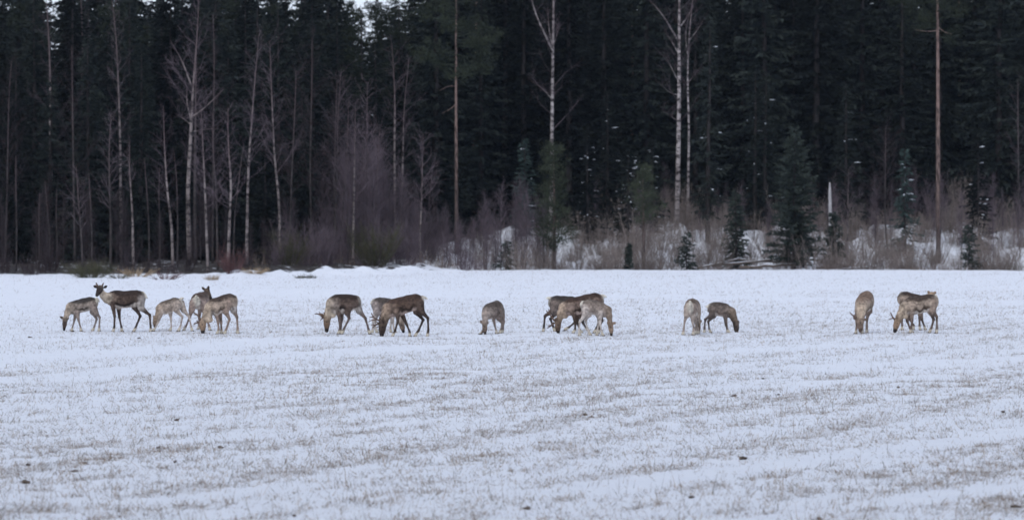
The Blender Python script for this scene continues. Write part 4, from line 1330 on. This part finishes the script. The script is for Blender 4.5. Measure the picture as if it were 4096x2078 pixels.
    # antlers: each a list of tines [(x,y)...] with a lateral depth offset
    for av, tines in antlers:
        mb = MB()
        for k_, tn in enumerate(tines):
            r0 = .028 if k_ == 0 else .019
            pp = [P(a, b, vh[0] + av * (1 + .35 * i)) for i, (a, b) in enumerate(tn)]
            if len(pp) < 3: pp = [pp[0], (pp[0] + pp[1]) / 2, pp[1]]
            pp = smooth_path(pp, max(6, len(pp)))
            mb.tube(pp, np.linspace(r0, r0 * .45, len(pp)), 6)
        obj("antler", mb.build("antler", M_antler, True), root)
    return root


cG1 = (230, 1180, .13006); cG2 = (360, 1120, .17601); cG3 = (600, 1130, .16834)
cB = (1240, 1100, .2142); cC = (1860, 1120, .2562); cD = (2680, 1120, .1989); cE = (3360, 1120, .19896)
NEAR, FAR = -.1, .1

reindeer(cG1, 1115, [(1190, 62, 400, .14), (1000, 50, 440, .17), (800, 90, 490, .18), (600, 150, 540, .17), (450, 190, 600, .13)],
         [(400, 360, 160), (310, 520, 120), (255, 680, 95)], [(232, 745, 88), (218, 880, 74), (200, 1050, 46)],
         [('F', FAR, FAR, (560, 500), (505, 760), (440, 1000), (432, 1100)), ('F', NEAR, NEAR, (620, 520), (665, 760), (732, 1010), (735, 1110)),
          ('H', FAR, FAR, (1080, 330), (1070, 510), (1190, 720), (1120, 960), (1070, 1115)), ('H', NEAR, NEAR, (1110, 330), (1190, 520), (1310, 670), (1300, 930), (1290, 1115))],
         [(185, 715, 70, 645, .05), (260, 715, 330, 690, .1)], (1200, 90, 1290, 190), 'greydk', "leftmost reindeer, a grazing calf with dark back and pale flank", size=.86)
reindeer(cG2, 1165, [(1190, 245, 520, .16), (1090, 216, 565, .20), (940, 222, 585, .21), (790, 240, 605, .21), (640, 222, 620, .19), (540, 228, 585, .16), (460, 270, 535, .13)],
         [(410, 390, 135), (330, 330, 108), (275, 240, 82)], [(262, 160, 76), (245, 225, 70), (212, 310, 46)],
         [('F', -.14, -.12, (520, 480), (572, 800), (562, 1050), (540, 1150)), ('F', .08, .1, (640, 540), (660, 830), (705, 1050), (715, 1150)),
          ('H', .1, .1, (1060, 400), (1010, 590), (1135, 800), (1020, 1080), (990, 1170)), ('Hw', -.1, -.1, (1160, 420), (1170, 610), (1365, 770), (1388, 1080), (1385, 1180))],
         [(190, 150, 105, 108, -.25), (335, 150, 405, 112, -.2)], (1205, 265, 1310, 400), 'dark', "dark reindeer with raised head and pale neck looking straight at the viewer",
         antlers=[(-.02, [[(205, 120), (190, 80), (168, 35)], [(200, 115), (140, 88)]]), (.03, [[(300, 115), (315, 80), (330, 42)]])],
         vneck=[-.12, -.2, -.26], vhead=[-.30, -.42, -.56], over=dict(head=(.045, .036, .034)), mz=False)
reindeer(cG3, 1150, [(715, 352, 580, .13), (600, 345, 640, .16), (470, 395, 690, .17), (360, 425, 730, .16), (285, 445, 715, .12)],
         [(250, 610, 125), (210, 720, 100), (155, 830, 72)], [(125, 865, 60), (112, 945, 50), (108, 1030, 30)],
         [('F', NEAR, -.2, (300, 660), (205, 920), (140, 1050), (95, 1110)), ('F', FAR, FAR, (470, 660), (490, 850), (497, 1050), (475, 1145)),
          ('H', NEAR, NEAR, (680, 500), (640, 640), (775, 800), (730, 1020), (690, 1150)), ('H', FAR, FAR, (730, 480), (790, 640), (920, 800), (970, 1030), (990, 1150))],
         [(135, 835, 78, 785, -.02), (165, 835, 190, 800, .08)], (735, 368, 805, 355), 'light', "pale mottled calf grazing between the standing dark reindeer and the one looking back", size=.84)
reindeer(cG3, 1140, [(1125, 300, 560, .15), (1140, 250, 620, .185), (1190, 232, 620, .195), (1240, 228, 610, .18), (1270, 240, 560, .13)],
         [(1280, 275, 85), (1292, 225, 74)], [(1308, 205, 72), (1350, 295, 62), (1412, 388, 42)],
         [('H', -.25, -.3, (1050, 470), (1010, 640), (965, 810), (872, 1030), (830, 1135)), ('H', -.1, -.15, (1250, 470), (1290, 640), (1330, 810), (1410, 1000), (1432, 1140)),
          ('F', .5, .5, (1150, 520), (1135, 850), (1122, 1050), (1108, 1135)), ('F', .5, .5, (1250, 520), (1255, 850), (1250, 1050), (1245, 1135))],
         [(1255, 185, 1188, 112, .66), (1335, 165, 1345, 88, .66)], (1130, 310, 1120, 400, -.42), 'light', "reindeer seen from behind turning its raised head to the right",
         vtorso=[-.3, -.1, .25, .55, .72], vneck=[.78, .76], vhead=[.68, .6, .5], over=dict(back=(.10, .075, .066), flank=(.22, .18, .165), head=(.11, .085, .07), neck=(.2, .16, .14), shoulder=(.2, .16, .14), leg=(.2, .16, .15), thigh=(.26, .21, .19)), dv=.5, size=.95)
reindeer(cG3, 1205, [(2000, 292, 560, .14), (1900, 240, 605, .18), (1780, 268, 640, .20), (1650, 322, 690, .20), (1540, 348, 735, .18), (1470, 400, 715, .13)],
         [(1440, 570, 150), (1370, 720, 130), (1300, 850, 105)], [(1268, 910, 90), (1265, 1010, 84), (1268, 1150, 52)],
         [('F', NEAR, NEAR, (1560, 620), (1622, 900), (1640, 1080), (1605, 1200)), ('F', FAR, FAR, (1640, 640), (1680, 900), (1690, 1080), (1690, 1200)),
          ('H', NEAR, NEAR, (1850, 460), (1800, 650), (1895, 835), (1830, 1050), (1780, 1205)), ('Hw', FAR, FAR, (1950, 460), (1985, 640), (2058, 790), (2076, 1050), (2075, 1205))],
         [(1290, 855, 1272, 780, -.22), (1240, 870, 1200, 830, -.1)], (2025, 310, 2045, 430), 'fawn', "fawn antlered reindeer grazing at the right end of the left group", wide=True,
         antlers=[(-.04, [[(1225, 865), (1170, 740), (1100, 690), (1010, 665)], [(1140, 735), (1050, 722)], [(1190, 800), (1150, 770)]]), (.05, [[(1200, 900), (1130, 920), (1045, 950)], [(1150, 910), (1110, 870)], [(1090, 930), (1065, 965)]])],
         mane=[(1440, 850, 70)], vF=-.18, vH=.12, over=dict(leg=(.25, .20, .175)))
reindeer(cB, 1090, [(900, 375, 560, .15), (815, 356, 620, .20), (700, 348, 655, .21), (600, 348, 690, .21), (500, 352, 715, .18), (430, 405, 695, .13)],
         [(410, 520, 120), (360, 650, 100), (332, 760, 82)], [(320, 800, 76), (315, 900, 64), (313, 1020, 40)],
         [('F', NEAR, NEAR, (530, 600), (555, 830), (562, 980), (535, 1085)), ('F', FAR, FAR, (590, 600), (598, 800), (572, 960), (560, 1085)),
          ('H', NEAR, NEAR, (740, 530), (700, 680), (735, 790), (640, 980), (600, 1090)), ('Hw', FAR, FAR, (870, 520), (915, 650), (1030, 790), (1085, 980), (1110, 1085))],
         [(255, 745, 200, 705, -.05), (350, 770, 385, 750, .05)], (885, 395, 942, 470), 'dark', "dark backed antlered reindeer with cream neck grazing left of the crossing pair", wide=True,
         antlers=[(-.03, [[(250, 785), (205, 725), (165, 700), (92, 706)], [(190, 712), (183, 668)], [(240, 785), (210, 810), (195, 835)]]), (.06, [[(270, 770), (265, 720), (262, 680)]])],
         mane=[(440, 730, 48)], vF=-.05, vH=.08, over=dict(flank=(.11, .085, .075), shoulder=(.22, .19, .175), head=(.15, .105, .075), leg=(.13, .105, .1)))
reindeer(cB, 1078, [(1195, 432, 640, .14), (1280, 410, 680, .18), (1390, 420, 700, .19), (1490, 440, 730, .18), (1570, 490, 735, .14)],
         [(1620, 640, 100), (1660, 760, 80), (1690, 850, 65)], [(1705, 880, 62), (1725, 960, 52), (1745, 1045, 30)],
         [('H', NEAR, NEAR, (1230, 560), (1240, 690), (1185, 830), (1178, 980), (1165, 1075)), ('H', FAR, FAR, (1270, 560), (1260, 700), (1215, 830), (1218, 980), (1248, 1075)),
          ('F', NEAR, NEAR, (1550, 650), (1550, 850), (1565, 980), (1602, 1070)), ('F', FAR, FAR, (1520, 650), (1520, 850), (1500, 980), (1510, 1070))],
         [(1680, 850, 1640, 830, .1)], (1190, 455, 1128, 530), 'grey', "grey reindeer with white legs half hidden behind the dark brown antlered one", dv=.9, size=.92,
         over=dict(leg=(.42, .39, .38), back=(.075, .066, .062), flank=(.15, .13, .125), neck=(.36, .32, .29), thigh=(.38, .34, .33)))
reindeer(cB, 1120, [(2085, 360, 560, .15), (1980, 318, 595, .20), (1850, 340, 645, .215), (1700, 380, 695, .215), (1560, 412, 740, .19), (1475, 460, 720, .14)],
         [(1460, 600, 130), (1412, 720, 115), (1385, 815, 98)], [(1362, 865, 92), (1346, 980, 72), (1340, 1098, 43)],
         [('F', NEAR, NEAR, (1640, 620), (1640, 830), (1590, 1000), (1545, 1120)), ('F', FAR, FAR, (1690, 640), (1800, 880), (1862, 1030), (1860, 1118)),
          ('H', FAR, FAR, (1980, 510), (1990, 650), (2112, 800), (2030, 990), (1965, 1118)), ('H', NEAR, NEAR, (2050, 500), (2080, 640), (2202, 760), (2212, 980), (2192, 1118))],
         [(1375, 840, 1350, 785, -.12)], (2100, 365, 2200, 410), 'brown', "dark brown grazing reindeer with the largest branching antlers", over=dict(head=(.06, .046, .04)),
         antlers=[(-.05, [[(1330, 815), (1255, 797), (1185, 765), (1150, 668)], [(1180, 747), (1113, 745)], [(1225, 795), (1140, 800), (1092, 836)], [(1310, 800), (1298, 760), (1320, 698)]]),
                  (.06, [[(1310, 890), (1270, 870), (1215, 892), (1178, 945)], [(1215, 900), (1143, 893)], [(1290, 920), (1232, 942)], [(1280, 870), (1240, 830), (1210, 820)]])])
reindeer(cC, 808, [(560, 345, 510, .14), (500, 290, 555, .17), (430, 312, 560, .18), (370, 332, 570, .17), (335, 360, 555, .13)],
         [(322, 500, 68), (315, 590, 52)], [(312, 645, 46), (312, 715, 42), (315, 788, 24)],
         [('F', -.3, -.4, (335, 520), (300, 690), (272, 765), (248, 802)), ('F', -.1, -.1, (440, 500), (462, 650), (488, 760), (490, 805)),
          ('H', .15, .12, (510, 450), (530, 560), (582, 640), (560, 740), (545, 805)), ('H', .4, .35, (560, 450), (580, 550), (605, 625), (592, 740), (578, 805))],
         [(285, 640, 242, 588, -.42), (340, 640, 352, 612, -.42)], (565, 350, 592, 395, .42), 'grey', "small grey reindeer grazing alone in the middle with arched back", vtorso=[.35, .22, .02, -.15, -.3], vneck=[-.38, -.42], size=.88,
         over=dict(neck=(.3, .26, .24), leg=(.19, .16, .15), thigh=(.17, .14, .13), back=(.10, .085, .078)))
reindeer(cC, 790, [(1335, 255, 420, .14), (1420, 226, 460, .18), (1540, 232, 480, .19), (1660, 240, 500, .18), (1750, 260, 500, .14)],
         [(1800, 350, 70), (1830, 430, 52)], [(1838, 470, 46), (1842, 540, 40), (1845, 620, 24)],
         [('H', NEAR, NEAR, (1400, 350), (1370, 460), (1248, 540), (1232, 690), (1222, 795)), ('H', FAR, FAR, (1450, 360), (1420, 490), (1335, 590), (1375, 700), (1400, 785)),
          ('F^', NEAR, NEAR, (1700, 440), (1715, 640), (1620, 715), (1565, 745)), ('F', FAR, FAR, (1740, 440), (1850, 660), (1890, 730), (1930, 790))],
         [(1860, 450, 1880, 420, .05)], (1345, 258, 1262, 264), 'greydk', "grey reindeer with white tail stepping right behind the brown antlered one and the pale calf", dv=1.0,
         over=dict(leg=(.075, .06, .055), flank=(.13, .11, .1), thigh=(.16, .135, .125), stripe=(.09, .075, .07)))
reindeer(cC, 810, [(2125, 205, 390, .15), (2040, 176, 430, .19), (1900, 202, 470, .21), (1780, 236, 500, .21), (1660, 262, 530, .18), (1590, 300, 525, .13)],
         [(1540, 405, 88), (1500, 500, 78), (1472, 585, 62)], [(1452, 630, 58), (1450, 710, 50), (1455, 795, 29)],
         [('F', NEAR, NEAR, (1690, 450), (1722, 650), (1718, 740), (1690, 812)), ('F', FAR, FAR, (1750, 450), (1760, 650), (1790, 750), (1820, 808)),
          ('H', NEAR, NEAR, (2070, 320), (2080, 450), (2142, 600), (2095, 720), (2080, 805)), ('H', FAR, FAR, (2040, 320), (2040, 450), (2100, 600), (2060, 720), (2020, 805))],
         [(1432, 605, 1413, 565, -.1), (1470, 600, 1500, 580, .05)], (2140, 212, 2212, 236), 'brown', "brown antlered reindeer grazing left in the overlapping trio right of centre",
         antlers=[(-.04, [[(1400, 615), (1355, 545), (1300, 490), (1268, 448)], [(1335, 520), (1298, 423)], [(1300, 495), (1248, 500)]]), (.06, [[(1395, 640), (1340, 690), (1285, 727)], [(1350, 680), (1293, 690)]])],
         mane=[(1570, 540, 36)], dv=.2, over=dict(flank=(.15, .115, .1), neck=(.33, .265, .21), shoulder=(.24, .19, .165), head=(.13, .095, .075)))
reindeer(cC, 832, [(1832, 292, 440, .13), (1920, 263, 470, .165), (2020, 276, 492, .17), (2120, 312, 530, .165), (2190, 350, 550, .12)],
         [(2228, 430, 72), (2252, 520, 58), (2262, 600, 48)], [(2270, 648, 48), (2280, 730, 41), (2285, 812, 24)],
         [('H', NEAR, NEAR, (1870, 400), (1870, 500), (1790, 610), (1780, 750), (1790, 830)), ('H', FAR, FAR, (1920, 410), (1930, 500), (1880, 590), (1920, 730), (1955, 828)),
          ('F', NEAR, NEAR, (2110, 460), (2110, 640), (2130, 760), (2152, 830)), ('F', FAR, FAR, (2090, 460), (2085, 640), (2065, 760), (2060, 828))],
         [(2300, 640, 2352, 617, .02), (2245, 630, 2225, 610, -.08)], (1835, 300, 1797, 355), 'light', "pale grey calf with white legs grazing right in front of the overlapping trio", size=.84, dv=-.6,
         over=dict(back=(.17, .145, .13), flank=(.25, .215, .195), stripe=(.2, .17, .155), shoulder=(.3, .26, .24), leg=(.5, .47, .455), thigh=(.45, .41, .39), neck=(.24, .195, .16), belly=(.4, .37, .35)))
reindeer(cD, 1060, [(388, 375, 620, .13), (408, 335, 645, .17), (455, 330, 665, .185), (505, 352, 685, .185), (545, 410, 690, .14)],
         [(572, 640, 85), (582, 750, 64), (586, 820, 56)], [(590, 848, 55), (596, 930, 48), (606, 1025, 28)],
         [('H', -.28, -.35, (345, 500), (325, 650), (288, 760), (265, 920), (250, 1065)), ('H', -.15, -.2, (455, 530), (445, 670), (445, 780), (470, 920), (460, 1060)),
          ('F', .45, .45, (525, 600), (520, 800), (532, 940), (550, 1045)), ('F', .55, .55, (580, 600), (572, 800), (580, 940), (592, 1045))],
         [(615, 825, 662, 775, .7), (570, 825, 548, 800, .6)], (388, 380, 385, 480, -.47), 'light', "pale reindeer seen from behind grazing beside the grey calf", vtorso=[-.35, -.2, .1, .4, .6], vneck=[.68, .68, .66], size=.9, dv=.2,
         over=dict(back=(.14, .112, .095), flank=(.27, .225, .2), leg=(.30, .26, .24)))
reindeer(cD, 1025, [(805, 442, 620, .13), (880, 400, 655, .165), (980, 400, 665, .17), (1090, 422, 690, .165), (1175, 480, 720, .125)],
         [(1230, 600, 112), (1285, 720, 84), (1312, 800, 70)], [(1326, 840, 68), (1335, 920, 59), (1336, 1010, 36)],
         [('H', NEAR, NEAR, (850, 550), (840, 650), (705, 740), (690, 900), (685, 1020)), ('H', FAR, FAR, (900, 560), (880, 670), (775, 780), (792, 940), (822, 1025)),
          ('F', NEAR, NEAR, (1110, 600), (1130, 830), (1158, 950), (1182, 1022)), ('F', FAR, FAR, (1100, 600), (1125, 830), (1150, 950), (1168, 1022))],
         [(1355, 820, 1382, 765, .03), (1295, 815, 1275, 785, -.08)], (805, 448, 722, 505), 'grey', "grey calf grazing right beside the pale reindeer seen from behind", size=.85,
         over=dict(leg=(.12, .10, .095), neck=(.18, .145, .12), head=(.07, .057, .052), thigh=(.13, .11, .103), flank=(.16, .137, .127), back=(.095, .082, .077)))
reindeer(cE, 1062, [(600, 262, 560, .14), (562, 212, 600, .185), (500, 228, 625, .20), (430, 300, 650, .19), (392, 390, 660, .14)],
         [(385, 590, 110), (380, 710, 88)], [(374, 790, 80), (366, 890, 64), (364, 985, 42)],
         [('H', .3, .3, (590, 480), (605, 610), (568, 750), (560, 920), (560, 1060)), ('H', .45, .45, (500, 520), (500, 660), (480, 820), (480, 950), (470, 1055)),
          ('F', -.3, -.28, (335, 600), (312, 800), (310, 950), (300, 1062)), ('F', -.25, -.22, (450, 600), (442, 800), (432, 950), (432, 1062))],
         [(295, 765, 233, 718, -.5), (450, 780, 482, 758, -.48)], (610, 280, 640, 380, .6), 'fawn', "fawn antlered reindeer grazing head on towards the viewer near the right", vtorso=[.5, .3, .0, -.25, -.4], vneck=[-.45, -.5], vhead=[-.52, -.56, -.6],
         antlers=[(-.02, [[(290, 730), (262, 695), (212, 688), (160, 622)], [(262, 695), (260, 655)]])], over=dict(back=(.17, .125, .1), head=(.17, .13, .11), stripe=(.16, .125, .1)), mz=False)
reindeer(cE, 1045, [(1232, 290, 520, .15), (1300, 265, 570, .185), (1410, 300, 610, .195), (1540, 325, 625, .19), (1640, 345, 600, .15)],
         [(1730, 400, 80), (1800, 350, 66)], [(1848, 325, 62), (1900, 390, 54), (1958, 458, 35)],
         [('H', NEAR, NEAR, (1270, 450), (1260, 620), (1235, 800), (1240, 950), (1240, 1035)), ('H', FAR, FAR, (1340, 460), (1380, 630), (1400, 810), (1490, 950), (1480, 1035)),
          ('F', NEAR, NEAR, (1590, 560), (1592, 800), (1590, 950), (1602, 1040)), ('F', FAR, FAR, (1620, 560), (1655, 830), (1710, 980), (1722, 1045))],
         [(1800, 300, 1763, 255, -.03), (1885, 300, 1937, 280, .06)], (1232, 305, 1195, 400), 'fawn', "dark backed reindeer with raised head behind the rightmost antlered one", dv=1.0,
         over=dict(back=(.055, .042, .038), leg=(.12, .095, .085)), mz=False)
reindeer(cE, 1080, [(1915, 303, 540, .15), (1830, 296, 600, .195), (1700, 312, 650, .21), (1560, 338, 680, .21), (1430, 352, 705, .19), (1335, 410, 690, .14)],
         [(1290, 560, 115), (1225, 690, 98), (1185, 775, 84)], [(1160, 825, 82), (1130, 920, 67), (1104, 1030, 43)],
         [('F', NEAR, NEAR, (1430, 600), (1442, 820), (1422, 960), (1402, 1060)), ('F', FAR, FAR, (1340, 620), (1362, 840), (1412, 970), (1460, 1065)),
          ('H', FAR, FAR, (1830, 470), (1830, 640), (1892, 800), (1850, 960), (1810, 1078)), ('H', NEAR, NEAR, (1870, 460), (1850, 630), (1935, 740), (1942, 950), (1930, 1080))],
         [(1145, 790, 1128, 715, -.08), (1190, 800, 1215, 775, .08)], (1925, 320, 1975, 440), 'fawn', "rightmost reindeer, fawn with dark back stripe and one slim antler, grazing left", wide=True,
         antlers=[(-.03, [[(1115, 808), (1052, 772), (1038, 700), (1012, 655)], [(1050, 775), (980, 795)]])], mane=[(1320, 740, 52)], over=dict(leg=(.14, .11, .1)))
print("objects", len(bpy.data.objects))


# ------------------------------------------------------------------ thin winter haze
def haze():
    x0, x1, y0, y1, z0, z1 = -412, 412, -72, 925, -4, 62
    v = [(x0, y0, z0), (x1, y0, z0), (x1, y1, z0), (x0, y1, z0), (x0, y0, z1), (x1, y0, z1), (x1, y1, z1), (x0, y1, z1)]
    q = [(0, 3, 2, 1), (4, 5, 6, 7), (0, 1, 5, 4), (1, 2, 6, 5), (2, 3, 7, 6), (3, 0, 4, 7)]
    m = bpy.data.materials.new("thin_haze"); m.use_nodes = True
    nt = m.node_tree; nt.nodes.clear()
    out = nt.nodes.new("ShaderNodeOutputMaterial"); pv = nt.nodes.new("ShaderNodeVolumePrincipled")
    pv.inputs['Color'].default_value = (0.62, 0.76, 1.0, 1); pv.inputs['Density'].default_value = 0.00006
    nt.links.new(pv.outputs[0], out.inputs['Volume'])
    o = obj("haze", mesh_np("haze", v, np.array(q), m))
    tag(o, "thin cold haze hanging over field and forest", kind="stuff")
haze()
